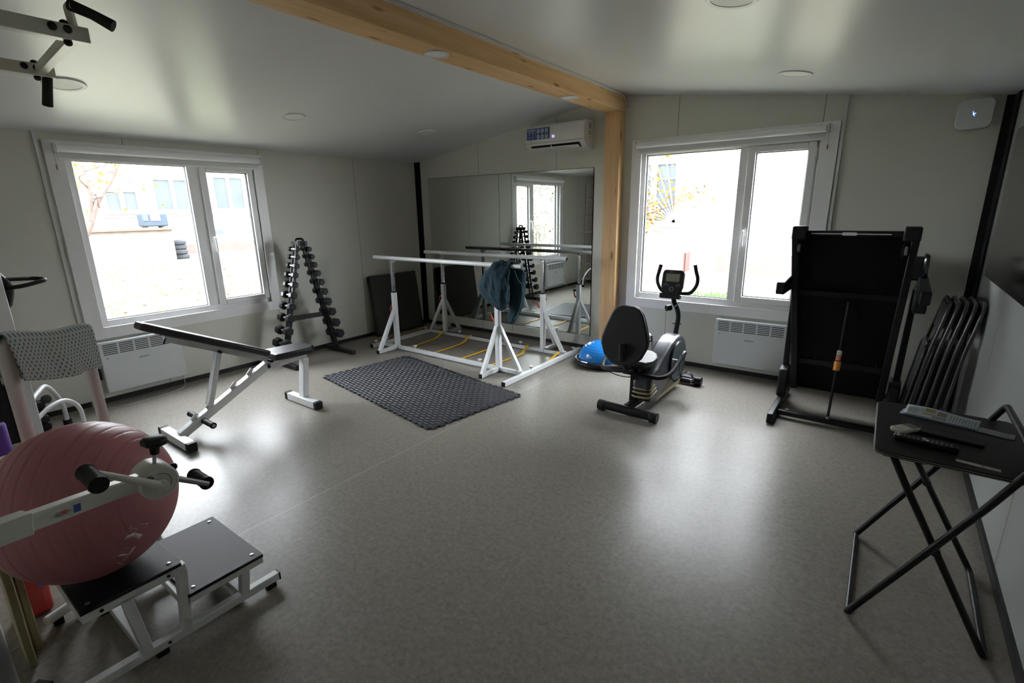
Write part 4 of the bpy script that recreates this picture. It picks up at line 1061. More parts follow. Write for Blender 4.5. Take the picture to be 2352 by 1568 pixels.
for k in range(4):
    a = -.105 + k * .009; m._hull([ontop(a, .0), ontop(a + .002, .0), ontop(a + .002, .036), ontop(a, .036)], [(0, 1, 2, 3)])
m.build('printed_lines', M_ink, top)
m = MB()
for a, b, w_, h_ in ((-.05, .024, .035, .022), (-.055, .006, .04, .008)): m._hull([ontop(a, b), ontop(a + w_, b), ontop(a + w_, b + h_), ontop(a, b + h_)], [(0, 1, 2, 3)])
m.build('printed_picture', mat('olive_print', (.28, .27, .08), .6, noise=.3, nscale=150), top)
m = MB()
for a, b, w_, h_ in ((-.008, .012, .03, .03), (-.02, -.012, .045, .018)): m._hull([ontop(a, b), ontop(a + w_, b), ontop(a + w_, b + h_), ontop(a, b + h_)], [(0, 1, 2, 3)])
m.build('printed_picture', mat('brown_print', (.24, .21, .19), .6, noise=.3, nscale=150), top)
f = local(5.785, -2.50, math.radians(-11))
r = root('printed_sheet', f(0, 0), 'grey printed sheet at the far right corner of the table, beside the leaflets', 'paper')
MB().grid(lambda u, v: f(-.055 + .11 * u, -.03 + .06 * v, .0012 + .001 * math.sin(6 * u)), 10, 4).build('sheet', mat('grey_paper', (.30, .31, .32), .6, noise=.05), r, solid=.001)
m = MB()
for k in range(11): m.bar(f(-.035 + k * .0075, -.022, .0035), f(-.040 + k * .0075, .022, .0035), .0018, .0006)
m.build('printed_lines', M_ink, r)

# ------------------------------------------------------------------ folding chairs stacked against the right wall
M_ctube = mat('grey_chair_tube', (.07, .07, .072), .32, .5, noise=.08, nscale=20)
M_cpad = mat('black_chair_pad', (.02, .02, .022), .45, noise=.15)
clab = ['folded metal chair leaning by the right wall, nearest the treadmill', 'folded metal chair by the right wall, second from the treadmill', 'folded metal chair in the middle of the five leaning by the right wall', 'folded metal chair by the right wall, second from the wall', 'folded metal chair leaning directly against the right wall']
for k in range(5):
    xb = 5.600 + .046 * k; xt = 5.712 + .042 * k; y0, y1 = -.80, -.38; L = .965
    r = root('folding_chair', (xb, (y0 + y1) / 2, 0), clab[k], 'folding chair', 'folded chairs leaning by the right wall')
    d = Vector((xt - xb, 0, math.sqrt(L * L - (xt - xb) ** 2))).normalized(); n = Vector((-d.z, 0, d.x))
    o = Vector((xb, 0, .012))
    def c(u, y, h=0): return o + d * u + n * h + Vector((0, y, 0))
    MB().tube(fillet([c(0, y0), c(.62, y0, .0), c(.80, y0 + .005, -.012), c(L - .01, y0 + .02, -.022), c(L - .01, y1 - .02, -.022), c(.80, y1 - .005, -.012), c(.62, y1), c(0, y1)], .085, 7), .0115, 12).build('back_frame', M_ctube, r)
    MB().tube(fillet([c(.0, y0 + .035, .026), c(.60, y0 + .03, .020), c(.635, y0 + .06, .018), c(.635, y1 - .06, .018), c(.60, y1 - .03, .020), c(0, y1 - .035, .026)], .05, 6), .0105, 12).build('leg_frame', M_ctube, r)
    MB().prism([c(.74, y0 + .03, -.022), c(.74, y1 - .03, -.022), c(.90, y1 - .03, -.026), c(.93, y1 - .08, -.026), c(.93, y0 + .08, -.026), c(.90, y0 + .03, -.026)], n * .014).build('backrest', M_cpad, r, bev=.005)
    MB().prism([c(.26, y0 + .06, .006), c(.26, y1 - .06, .006), c(.60, y1 - .04, .006), c(.66, y1 - .09, .006), c(.66, y0 + .09, .006), c(.60, y0 + .04, .006)], n * .016).build('seat', M_cpad, r, bev=.006)
    for y in (y0, y1): MB().cyl(c(-.012, y), c(.02, y), .0145).build('rubber_foot', M_black_soft, r)

# ------------------------------------------------------------------ television
r = root('television', (5.88, -1.85, 1.2), 'large black television mounted on the right wall above the folding chairs', 'television')
MB().bb((5.825, -2.50, 1.175), (5.865, -1.075, 1.975)).build('housing', M_black_gloss, r, bev=.006)
MB().bb((5.8235, -2.487, 1.205), (5.826, -1.085, 1.965)).build('screen', mat('dark_screen', (.012, .012, .013), .12, noise=.05, spec=.6), r)
MB().bb((5.862, -2.1, 1.35), (5.918, -1.5, 1.8)).build('wall_mount', M_black, r)
MB().cyl((5.845, -1.9, 1.172), (5.845, -1.9, 1.176), .008).build('status_sensor', M_grey_plastic, r)

# ------------------------------------------------------------------ hand crank trainer on its arm (front left)
M_cream = mat('cream_enamel', (.60, .60, .54), .35, noise=.04, nscale=10)
r = root('arm_crank_trainer', (3.93, YF, .95), 'cream arm crank trainer with two black ribbed grips, in front of the pink ball', 'arm trainer')
hub = Vector((3.72, -4.625, .852))
MB().bar((3.93, YF + .02, .955), (3.725, -4.66, .862), .034, .044).build('arm', M_cream, r, bev=.004)
MB().bar((3.93, YF + .02, .955), (3.815, -4.905, .903), .044, .054).build('outer_sleeve', M_cream, r, bev=.004)
MB().box((3.93, YF + .012, .955), (.12, .02, .16)).build('wall_plate', M_cream, r, bev=.004)
MB().lathe(hub + Vector((-.045, 0, 0)), (1, 0, 0), [(0, 0), (.045, 0), (.05, .006), (.05, .084), (.045, .09), (0, .09)], 40).build('hub', M_cream, r)
m = MB(); m.cyl(hub + Vector((.044, -.022, .022)), hub + Vector((.048, -.022, .022)), .009)
m.build('hub_bolt', M_grey_plastic, r)
m = MB()
m.tube([hub + Vector((.0455, .028 * math.cos(a), .028 * math.sin(a))) for a in [math.radians(q) for q in range(-60, 100, 12)]], .0012, 6)
m.build('hub_dial_print', M_ink, r)
def grip_prof(L, r0): return [(0, 0), (r0 * 1.05, 0), (r0 * 1.08, .006)] + [(r0 * (.90 + .1 * (k % 2)), .012 + (L - .024) * k / 14) for k in range(15)] + [(r0 * 1.1, L - .008), (r0 * 1.02, L), (0, L)]
for s in (1, -1):
    a0 = hub + Vector((s * .06, 0, -.004)); a1 = hub + Vector((s * .063, -s * .155, s * .115))
    m = MB(); m.tube([a0 - Vector((s * .02, 0, 0)), a0], .012, 12)
    m.tube([a0, a0 + (a1 - a0) * .5, a1], [.0125, .0095, .0085], 12); m.lathe(a0 - Vector((s * .008, 0, 0)), (s, 0, 0), [(0, 0), (.017, 0), (.017, .016), (.008, .019), (0, .019)], 20)
    c = m.build('crank', M_steel if s < 0 else M_cream, r)
    MB().lathe(a1 + Vector((s * .006, 0, 0)), (s, 0, -.02), grip_prof(.105, .0205), 22).build('grip', M_black_soft, c, smooth=60)
m = MB(); k0 = hub + Vector((.012, .004, .048)); m.cyl(k0, k0 + Vector((.003, .006, .035)), .005)
kn = m.build('tension_screw', M_steel, r)
k1 = k0 + Vector((.003, .006, .03)); m = MB(); m.lathe(k1, (.05, .1, 1), [(0, 0), (.012, 0), (.014, .024), (.030, .030), (.034, .036), (.034, .046), (.026, .052), (0, .054)], 7)
m.build('star_knob', M_black_plastic, kn, bev=.003)
MB().ball(hub + Vector((-.01, .055, .01)), .011, 12, 8).build('locking_pin', M_black_plastic, r)
al = Vector((3.725 - 3.93, -4.66 - YF - .02, .862 - .955)).normalized()
sd = al.cross(Vector((0, 0, 1))).normalized(); upv = sd.cross(al)
def onarm(t, h): return Vector((3.93, YF + .02, .955)) + al * t + sd * .0225 + upv * h
for t0, t1, h0, h1, nm, col in ((.423, .436, -.004, .006, 'red_mark', (.45, .10, .06)), (.450, .466, -.010, .010, 'blue_mark', (.05, .08, .32))):
    MB().prism([onarm(t0, h0), onarm(t1, h0), onarm(t1, h1), onarm(t0, h1)], sd * .0006).build(nm, mat(nm, col, .5, noise=.05), r)

# ------------------------------------------------------------------ pull-up bar (top left)
r = root('pull_up_bar', (2.65, YF, 2.2), 'cream wall mounted pull-up bar with black grips, at the top left', 'pull-up bar')
xa, xb, zb_ = 2.985, 2.31, 2.20
for x, ye in ((xa, -4.345), (xb, -4.295)):
    MB().bb((x - .022, YF + .01, zb_ - .024), (x + .022, ye, zb_ + .024)).build('arm', M_cream, r, bev=.003)
    MB().box((x, YF + .01, zb_), (.1, .02, .3)).build('wall_plate', M_cream, r, bev=.003)
    m = MB()
    for dy in (.06, .10):
        m.ball((x + .026, ye - dy, zb_ + .006), (.008, .013, .013), 12, 8)
        if dy > .08: continue
        m.ball((x, ye - dy, zb_ + .03), (.013, .013, .010), 12, 8); m.ball((x, ye - dy, zb_ - .03), (.013, .013, .012), 12, 8)
    m.build('bolt_caps', M_black_plastic, r)
MB().bar((xa - .02, -4.385, zb_ - .002), (xb + .02, -4.345, zb_ - .002), .034, .034).build('cross_tube', M_cream, r, bev=.003)
m = MB(); m.tube(fillet([(xa, -4.38, zb_ + .02), (xa + .035, -4.395, zb_ + .075), (xa + .06, -4.385, zb_ + .072)], .02), .0135, 12); m.build('grip_stub', M_cream, r)
m = MB(); m.tube([(xa + .045, -4.392, zb_ + .078), (xa + .085, -4.345, zb_ + .052), (xa + .115, -4.300, zb_ + .022)], [.0185, .0165, .0195], 16); m.build('grip', M_black_soft, r)
m = MB(); m.tube([(xb - .0, -4.32, zb_ - .015), (xb - .03, -4.325, zb_ - .075), (xb - .055, -4.33, zb_ - .130)], [.0175, .018, .019], 16); m.build('grip', M_black_soft, r)

# ------------------------------------------------------------------ white support rail with towel
M_pinkwhite = mat('pinkish_white_tube', (.62, .55, .54), .35, noise=.03)
r = root('support_rail', (2.5, -4.6, 0), 'white tubular support rail carrying a patterned towel, behind the pink ball', 'rail')
LX, LY = 2.84, -4.75; RX, RY = 2.57, -4.465; zt2 = 1.165; zr2 = 1.105
MB().tube(fillet([(LX, LY, .05), (LX, LY, zt2), (RX, RY, zr2), (RX, RY, .05)], .07, 8), .0215, 16).build('rail_tube', M_pinkwhite, r)
MB().tube([(LX + .035, LY - .10, .045), (LX - .06, LY + .16, .045)], .0195, 16).build('floor_tube', M_white, r)
MB().tube([(RX + .06, RY - .13, .045), (RX - .06, RY + .13, .045)], .0195, 16).build('floor_tube', M_white, r)
for x, y in ((LX + .018, LY - .065), (LX - .05, LY + .13), (RX + .05, RY - .11), (RX - .05, RY + .11)):
    MB().bb((x - .016, y - .016, .0), (x + .016, y + .016, .032)).build('rubber_foot', M_black_soft, r, bev=.003)
dirt = (Vector((RX, RY, 0)) - Vector((LX, LY, 0))).normalized(); nrmt = Vector((-dirt.y, dirt.x, 0))
if nrmt.dot(Vector((5.34 - 2.5, -5.05 + 4.6, 0))) < 0: nrmt = -nrmt
def towel_mat():
    m = mat('patterned_towel', (.46, .46, .43), .9, bump=.5, bscale=200); nt = m.node_tree; b = nt.nodes['Principled BSDF']
    uv = nt.nodes.new('ShaderNodeTexCoord'); mp = nt.nodes.new('ShaderNodeMapping'); mp.inputs['Rotation'].default_value = (0, 0, math.radians(45)); mp.inputs['Scale'].default_value = (24, 17, 1)
    nt.links.new(uv.outputs['UV'], mp.inputs[0])
    v = nt.nodes.new('ShaderNodeTexVoronoi'); v.inputs['Randomness'].default_value = 0.0; v.inputs['Scale'].default_value = 1.0
    nt.links.new(mp.outputs[0], v.inputs['Vector'])
    lt = nt.nodes.new('ShaderNodeMath'); lt.operation = 'LESS_THAN'; lt.inputs[1].default_value = .27; nt.links.new(v.outputs['Distance'], lt.inputs[0])
    n = nt.nodes.new('ShaderNodeTexNoise'); n.inputs['Scale'].default_value = 6; nt.links.new(uv.outputs['UV'], n.inputs['Vector'])
    rp = nt.nodes.new('ShaderNodeValToRGB'); rp.color_ramp.elements[0].position = .4; rp.color_ramp.elements[0].color = (.06, .17, .22, 1); rp.color_ramp.elements[1].position = .6; rp.color_ramp.elements[1].color = (.14, .16, .17, 1)
    nt.links.new(n.outputs['Fac'], rp.inputs[0])
    mx = nt.nodes.new('ShaderNodeMix'); mx.data_type = 'RGBA'; nt.links.new(lt.outputs[0], mx.inputs[0]); mx.inputs[6].default_value = (.46, .46, .43, 1); nt.links.new(rp.outputs[0], mx.inputs[7])
    nt.links.new(mx.outputs[2], b.inputs['Base Color']); return m
span = math.hypot(RX - LX, RY - LY)
def tow(u, v):
    zt2 = 1.165 - .06 * u
    # v 0 back hem, .45 over the tube, 1 front hem
    s = -.01 + (span + .035) * u; base = Vector((LX, LY, 0)) + dirt * s
    wob = .010 * math.sin(9 * u + 3 * v) + .006 * math.sin(21 * u - 4 * v)
    if v < .40: q = v / .40; z = 1.0 + q * (zt2 - 1.0); off = -.028
    elif v < .52:
        q = (v - .40) / .12 * PI; z = zt2 + .027 * math.sin(q); off = -.027 * math.cos(q)
    else: q = (v - .52) / .48; z = zt2 - q * (.150 + .03 * u + .01 * math.sin(5 * u)); off = .028 + .016 * q
    fall = abs(v - .46) * 2
    return base + nrmt * (off + wob * fall) + Vector((0, 0, z + .006 * math.sin(7 * u + 1) * (1 - abs(v - .46))))
m = MB(); m.grid(tow, 44, 40)
uvl = m.bm.loops.layers.uv.new('UVMap')
m.bm.verts.ensure_lookup_table()
idx = {v: i for i, v in enumerate(m.bm.verts)}
for f_ in m.bm.faces:
    for l in f_.loops:
        i = idx[l.vert]; l[uvl].uv = ((i % 44) / 43 * 1.3, (i // 44) / 39)
tag(m.build('towel', towel_mat(), solid=.004), 'pale towel with small blue grey diamonds draped over the white support rail', 'towel')

# ------------------------------------------------------------------ weight machine (far left)
r = root('weight_machine', (.80, -4.45, 0), 'white multi-gym column with red strip and black grips at the left edge', 'multi-gym')
cx, cy = .78, -4.49
MB().bb((cx - .055, cy - .06, .05), (cx + .055, cy + .06, 1.24)).build('column', M_white, r, bev=.006)
MB().bb((cx - .02, cy - .30, .05), (cx + .06, cy - .21, 1.24)).build('column', M_white, r, bev=.006)
MB().bb((cx + .01, cy - .21, .12), (cx + .03, cy - .06, 1.25)).build('weight_plates', M_black, r)
MB().bb((cx + .032, cy - .20, .10), (cx + .05, cy - .14, 1.25)).build('red_strip', mat('red_enamel', (.85, .02, .02), .35, noise=.05), r)
MB().bb((cx - .05, cy - .34, .004), (cx + .07, cy + .07, .05)).build('base_plate', M_white, r, bev=.004)
for (p, q, e) in (((cx - .05, cy + .03, .33), (.45, -4.30, .37), (.33, -4.215, .03)), ((cx + .02, cy + .04, .24), (.66, -4.25, .29), (.60, -4.17, .03))):
    MB().tube(bez([p, ((p[0] + q[0]) / 2, (p[1] + q[1]) / 2, q[2] + .0), q, (e[0] + .02, e[1] - .01, .20), e], 8), .015, 14).build('curved_leg', M_white, r)
    MB().cyl((e[0], e[1], 0), (e[0], e[1], .045), .028).build('rubber_foot', M_black_soft, r)
m = MB()
for k in range(5): m.box((cx - .10 - .012 * k, cy + .10, .10 + .05 * k), (.09, .05, .04))
m.build('plate_stack', M_black_plastic, r, bev=.004)
MB().lathe((cx - .10, cy + .11, .335), (.6, .4, .2), [(0, 0), (.012, 0), (.012, .02), (.03, .03), (.03, .05), (0, .055)], 14).build('knob', M_black_plastic, r)
MB().lathe((cx + .0, cy + .06, .56), (0, 1, 0), [(0, 0), (.012, 0), (.012, .015), (.032, .02), (.032, .04), (0, .045)], 14).build('knob', M_black_plastic, r)
g0 = Vector((cx, cy + .02, 1.13))
MB().tube(bez([g0 + Vector((-.04, -.02, .28)), g0 + Vector((-.02, .02, .12)), g0 + Vector((.0, .06, .03)), g0 + Vector((-.02, .03, -.10)), g0 + Vector((-.02, .0, -.17))], 8), [.022] * 8 + [.028] * 8 + [.034] * 8 + [.026] * 9, 12).build('grip_arm', M_black_plastic, r)
MB().tube(fillet([g0 + Vector((.0, .06, .075)), g0 + Vector((-.07, .22, .06)), g0 + Vector((.04, .26, .055)), g0 + Vector((.09, .12, .03)), g0 + Vector((.02, .05, .02))], .05, 7), .0135, 12).build('loop_handle', M_black_soft, r)
MB().ball(g0 + Vector((-.02, .02, -.17)), .032, 16, 10).build('grip_end', M_black_plastic, r)

r = root('rolled_mat', (1.25, -4.70, 0), 'purple rolled exercise mat standing at the left edge behind the pink ball', 'mat')
m = MB(); m.lathe((1.25, -4.705, .0), (0, 0, 1), [(0, 0), (.06, 0), (.065, .01), (.065, .40), (.06, .41), (0, .41)], 32); m.build('roll', mat('purple_foam', (.085, .02, .22), .7, noise=.1, nscale=20, bump=.3), r)
m = MB()
def sp(t): a = t * 5 * PI; rr = .010 + .048 * t; return Vector((1.25 + rr * math.cos(a), -4.705 + rr * math.sin(a), .411))
m.tube([sp(k / 90) for k in range(91)], .0015, 5); m.build('spiral_edge', M_black_soft, r)
for z in (.20,): MB().lathe((1.25, -4.705, z), (0, 0, 1), [(.0645, 0), (.068, .001), (.068, .03), (.0645, .031)], 32).build('band', M_white_satin, r)

# ------------------------------------------------------------------ low clutter at the front left
M_plank = mat('pale_plank', (.42, .36, .20), .6, noise=.2, nscale=14)
for k, (x, y, w_, lab) in enumerate(((2.905, -4.893, .115, 'narrow pale wooden board standing on edge beside the red canister'), (2.97, -4.925, .15, 'wider pale wooden board standing behind the narrow one, bottom left'))):
    tag(MB().bb((x - w_ / 2, y - .011, 0), (x + w_ / 2, y + .011, .40 + .03 * k)).build('wooden_board', M_plank, bev=.004), lab, 'board', 'wooden boards at the front wall')
r = root('red_canister', (2.68, -4.90, 0), 'red plastic canister with a blue sticker behind the pink ball', 'canister')
MB().bb((2.64, -4.905, .0), (2.755, -4.80, .24)).build('body', mat('red_plastic', (.42, .035, .03), .35, noise=.08), r, bev=.025, seg=4)
MB().cyl((2.69, -4.86, .24), (2.69, -4.86, .27), .022).build('cap', M_black_plastic, r)
MB().bb((2.7545, -4.832, .13), (2.7558, -4.816, .17)).build('sticker', mat('blue_label', (.05, .10, .40), .5, noise=.05), r)
r = root('metal_bin', (3.215, -5.088, 0), 'grey metal pedal bin on a black foot ring at the bottom left edge', 'bin')
MB().lathe((3.215, -5.088, 0), (0, 0, 1), [(0, .03), (.108, .03), (.112, .035), (.112, .40), (.105, .415), (0, .42)], 40).build('drum', M_steel, r)
MB().lathe((3.215, -5.088, 0), (0, 0, 1), [(0, 0), (.116, 0), (.118, .006), (.118, .03), (0, .03)], 40).build('foot_ring', M_black_soft, r)
MB().box((3.20, -4.955, .016), (.06, .09, .014), Matrix.Rotation(.5, 3, 'Z')).build('pedal', M_black_soft, r, bev=.004)

# ------------------------------------------------------------------ shelf unit, reached by the mirror
r = root('shelf_unit', (.32, -5.12, 0), 'tall white open shelf unit behind the camera, seen at the right edge of the mirror', 'shelf')
M_sh = mat('white_melamine', (.62, .58, .54), .5, noise=.02)
sx0, sx1, sy0, sy1 = .02, .82, -5.255, -4.86
MB().bb((sx0, sy0, 0), (sx0 + .018, sy1, 2.12)).build('side_panel', M_sh, r); MB().bb((sx1 - .018, sy0, 0), (sx1, sy1, 2.12)).build('side_panel', M_sh, r)
MB().bb((sx0, sy0, 0), (sx1, sy0 + .006, 2.12)).build('back_panel', mat('tan_backing', (.42, .34, .30), .6, noise=.05), r)
shz = [.06, .40, .74, 1.08, 1.42, 1.76, 2.102]
for z in shz: MB().bb((sx0 + .018, sy0 + .006, z), (sx1 - .018, sy1, z + .018)).build('shelf_board', M_sh, r)
r = root('small_box', (.42, -5.0, 1.438), 'small white box with a red mark on the shelf, seen in the mirror', 'box')
MB().bb((.33, -5.06, 1.438), (.53, -4.94, 1.51)).build('carton', M_white_satin, r, bev=.002)
MB().bb((.36, -4.94, 1.45), (.40, -4.939, 1.49)).build('red_mark', M_orange, r)
r = root('shoulder_bag', (.42, -4.98, .758), 'black bag with hanging strap on the shelf, seen in the mirror', 'bag')
MB().ball((.42, -4.98, .845), (.14, .075, .085), 24, 14).build('pouch', M_black_soft, r)
MB().tube(bez([(.30, -4.93, .85), (.27, -4.845, .80), (.28, -4.845, .60), (.36, -4.845, .48), (.45, -4.845, .60), (.50, -4.86, .80), (.52, -4.93, .85)], 7), .006, 6).build('strap', M_black_soft, r)
tag(MB().bb((.28, -5.02, 1.098), (.56, -4.88, 1.118)).build('black_folder', M_black_plastic, bev=.003), 'thin black folder lying on the middle shelf, seen in the mirror', 'folder')
# ------------------------------------------------------------------ outdoors
GZ = -0.4
def grass_mat():
    m = mat('leafy_lawn', (.05, .06, .03), .9)
    nt = m.node_tree; b = nt.nodes['Principled BSDF']; tc = nt.nodes.new('ShaderNodeTexCoord')
    n = nt.nodes.new('ShaderNodeTexNoise'); n.inputs['Scale'].default_value = .5; n.inputs['Detail'].default_value = 6
    r = nt.nodes.new('ShaderNodeValToRGB'); r.color_ramp.elements[0].position = .42; r.color_ramp.elements[0].color = (.155, .165, .115, 1)
    r.color_ramp.elements[1].position = .58; r.color_ramp.elements[1].color = (.12, .10, .07, 1)
    nt.links.new(tc.outputs['Object'], n.inputs['Vector']); nt.links.new(n.outputs['Fac'], r.inputs[0]); nt.links.new(r.outputs[0], b.inputs['Base Color'])
    return m
tag(MB().box((-14, 4, GZ - .1), (110, 110, .2)).build('lawn', grass_mat()), kind=ST)
M_render = mat('pale_render', (0.336, 0.336, 0.328), .8, spec=.1, noise=.04, nscale=2)
M_plinth = mat('pink_plinth', (0.144, 0.080, 0.072), .8, spec=.05, noise=.12, nscale=3)
M_band = mat('grey_ledge', (0.113, 0.113, 0.113), .8, spec=.05, noise=.1)
M_owin = mat('dark_window_glass', (0.064, 0.073, 0.077), .5, spec=.05, noise=.25, nscale=1.2)
M_oframe = mat('white_window_frame', (.25, .25, .25), .5, noise=.02)
M_stone = mat('rough_stone', (0.150, 0.128, 0.114), .9, spec=.05, noise=.3, nscale=3, bump=1, bscale=12)
M_brick = mat('red_coping', (0.141, 0.076, 0.063), .9, spec=.05, noise=.25, nscale=8)

def house_window(par, f, u0, u1, z0, z1):
    """two-leaf window; f(u, out, z)"""
    w = MB(); t = .09
    w.bb(f(u0, -.02, z0), f(u0 + t, .06, z1)); w.bb(f(u1 - t, -.02, z0), f(u1, .06, z1)); w.bb(f(u0 + t, -.02, z0), f(u1 - t, .06, z0 + t)); w.bb(f(u0 + t, -.02, z1 - t), f(u1 - t, .06, z1))
    c = (u0 + u1) / 2; w.bb(f(c - .1, -.02, z0 + t), f(c + .1, .06, z1 - t))
    o = w.build('window', M_oframe, par)
    MB().bb(f(u0 + t, .0, z0 + t), f(u1 - t, .02, z1 - t)).build('pane', M_owin, o)
    MB().bb(f(u0 - .15, -.02, z0 - .1), f(u1 + .15, .14, z0)).build('sill', M_render, par)
    return o
XA = -24.0
gA = lambda u, d, z: (XA + d, u, z)
b1 = root('apartment_building', (XA, 6, GZ), 'pale rendered building across the lawn, seen through the left window', 'building')
MB().bb((XA - 8, -9, GZ), (XA, 24, 7)).build('wall', M_render, b1)
MB().bb((XA, 4.2, GZ), (XA + .05, 24, .08)).build('plinth', M_plinth, b1)
MB().bb((XA, -9, 1.50), (XA + .08, 24, 1.58)).build('ledge', M_band, b1)
house_window(b1, gA, 3.0, 4.35, 1.75, 2.75)
house_window(b1, gA, 5.0, 6.75, 1.75, 3.35)
house_window(b1, gA, 7.8, 9.45, 1.80, 3.55)
house_window(b1, gA, 12.2, 13.9, 1.80, 3.55)
MB().bb((XA, 7.7, 3.62), (XA + .1, 9.5, 3.85)).build('shutter_box', M_render, b1)
MB().bb((XA, 3.75, 3.02), (XA + .04, 4.2, 3.30)).build('vent', M_owin, b1)
MB().bb((XA, 7.3, .55), (XA + .04, 8.0, .78)).build('vent', M_owin, b1)
for k, (a, b_) in enumerate(((5.9, 7.6), (7.8, 9.9))):
    MB().tube(bez([(XA + .1, a, 1.47), (XA + .12, (a + b_) / 2, 1.30), (XA + .1, b_, 1.47)], 8), .02, 6).build('cable', M_band, b1)
w = root('stone_outbuilding', (-21, 1, GZ), 'low rough stone outbuilding against the pale building across the lawn', 'wall')
MB().bb((XA + .09, -8, GZ), (-19.6, 3.95, .98)).build('wall', M_stone, w)
MB().bb((XA + .09, -8, .98), (-19.45, 4.05, 1.06)).build('coping', M_brick, w)
ac = root('outdoor_unit', (-20, 3.5, 1.06), 'blue grey metal unit standing on the stone outbuilding', 'machine')
M_blue = mat('blue_grey_metal', (0.041, 0.054, 0.068), .6, spec=.05, noise=.1)
MB().bb((-20.4, 3.0, 1.12), (-19.8, 3.95, 1.66)).build('body', M_blue, ac, bev=.05)
MB().bb((-19.8, 3.30, 1.36), (-19.78, 3.66, 1.62)).build('panel', M_oframe, ac)
MB().bb((-19.8, 3.03, 1.36), (-19.78, 3.22, 1.62)).build('door', M_owin, ac)
for q in (3.1, 3.7): MB().bb((-20.3, q, 1.06), (-19.9, q + .1, 1.12)).build('foot', M_band, ac)
M_tyre = mat('worn_tyre', (0.039, 0.041, 0.045), .8, spec=.05, noise=.2, nscale=6)
for k in range(4):
    t = MB(); t.lathe((-21.2 + .03 * (k % 2), 4.62 + (.06 if k < 1 else 0), GZ + .215 * k + .0), (0, 0, 1), [(.22, .01), (.33, .0), (.38, .05), (.38, .155), (.33, .205), (.22, .195), (.22, .01)], 24)
    tag(t.build('tyre', M_tyre), ['grey car tyre at the bottom of the stack outside', 'grey car tyre second from the bottom of the stack outside', 'grey car tyre second from the top of the stack outside', 'grey car tyre on top of the stack outside'][k], 'tyre', 'stacked tyres on the lawn')
pl_ = MB()
for k in range(4): pl_.bar((-20.7 + k * .05, 4.12 + .03 * k, GZ), (-20.9 + k * .05, 4.1 + .05 * k, GZ + 1.0 - .1 * k), .05, .02)
tag(pl_.build('lath_bundle', mat('weathered_wood', (0.108, 0.065, 0.045), .8, noise=.3)), 'brown laths leaning beside the stacked tyres outside', 'wood')

YB = 11.3
gB = lambda u, d, z: (u, YB - d, z)
b2 = root('building_wing', (4, YB, GZ), 'pale building with a pink plinth, seen through the right window', 'building')
MB().bb((-12, YB, GZ), (16, YB + 8, 7)).build('wall', M_render, b2)
MB().bb((-6, YB - .45, GZ), (.28, YB, 7)).build('bay', M_render, b2)
MB().bb((-6, YB - .5, GZ), (.33, YB - .45, .19)).bb((.28, YB - .5, GZ), (.33, YB, .19)).build('plinth', M_plinth, b2)
MB().bb((1.1, YB - .06, GZ), (16, YB, .17)).build('plinth', M_plinth, b2)
gb = lambda u, d, z: (u, YB - .45 - d, z)
o = house_window(b2, gb, -1.6, -.02, 1.08, 2.95)
MB().bb(gb(-1.6, -.02, 3.1), gb(-.02, .05, 3.9)).build('pane', M_owin, b2)
g = MB()
c0 = V(gb(-.05, .10, 1.12))
for k in range(10):
    a = math.radians(92 + k * 9.5)
    L = 2.2
    e = c0 + Vector((math.cos(a), 0, math.sin(a))) * L
    ex = max(e.x, -1.58)
    if e.x < -1.58: e = c0 + (e - c0) * ((c0.x + 1.58) / (c0.x - e.x))
    if e.z > 2.93: e = c0 + (e - c0) * ((2.93 - c0.z) / (e.z - c0.z))
    g.bar(c0, e, .03, .03)
g.bar(gb(-1.6, .1, 2.43), gb(-.02, .1, 2.43), .03, .03)
g.build('window_grille', M_oframe, b2)
MB().bb(gb(-1.7, 0, .95), gb(.12, .12, 1.0)).build('ledge', M_band, b2)

# autumn branch close outside the right window
M_bark = mat('grey_bark', (0.100, 0.077, 0.068), .9, spec=.03, noise=.3, nscale=8, bump=.6, bscale=30)
M_leaf = mat('yellow_leaf', (0.200, 0.110, 0.016), .8, spec=.03, noise=.25, nscale=2)
M_leaf2 = mat('orange_leaf', (0.112, 0.042, 0.011), .8, spec=.03, noise=.25, nscale=2)
M_green = mat('dark_green_foliage', (0.202, 0.227, 0.144), .9, spec=.02, noise=.35, nscale=3)
def leaves(mb, cs, n, size, spread, rnd):
    for _ in range(n):
        c = rnd.choice(cs) + Vector((rnd.gauss(0, spread), rnd.gauss(0, spread), rnd.gauss(0, spread)))
        a = Vector((rnd.uniform(-1, 1), rnd.uniform(-1, 1), rnd.uniform(-1, .3))).normalized()
        b = a.cross(Vector((rnd.uniform(-1, 1), rnd.uniform(-1, 1), rnd.uniform(-1, 1)))).normalized()
        s = size * rnd.uniform(.6, 1.2)
        vs = [c, c + a * s * .5 + b * s * .28, c + a * s, c + a * s * .5 - b * s * .28]
        mb._hull(vs, [(0, 1, 2, 3)])
rnd = random.Random(3)
t = root('autumn_tree', (1.0, 3.6, GZ), 'small tree with yellow autumn leaves outside the right window', 'tree')
br = MB(); br.tube(bez([(1.0, 3.6, GZ), (1.05, 3.55, 1.0), (1.1, 3.5, 2.2), (1.0, 3.5, 4.2)], 6), [.09 - .0035 * i for i in range(19)], 8)
tips = []
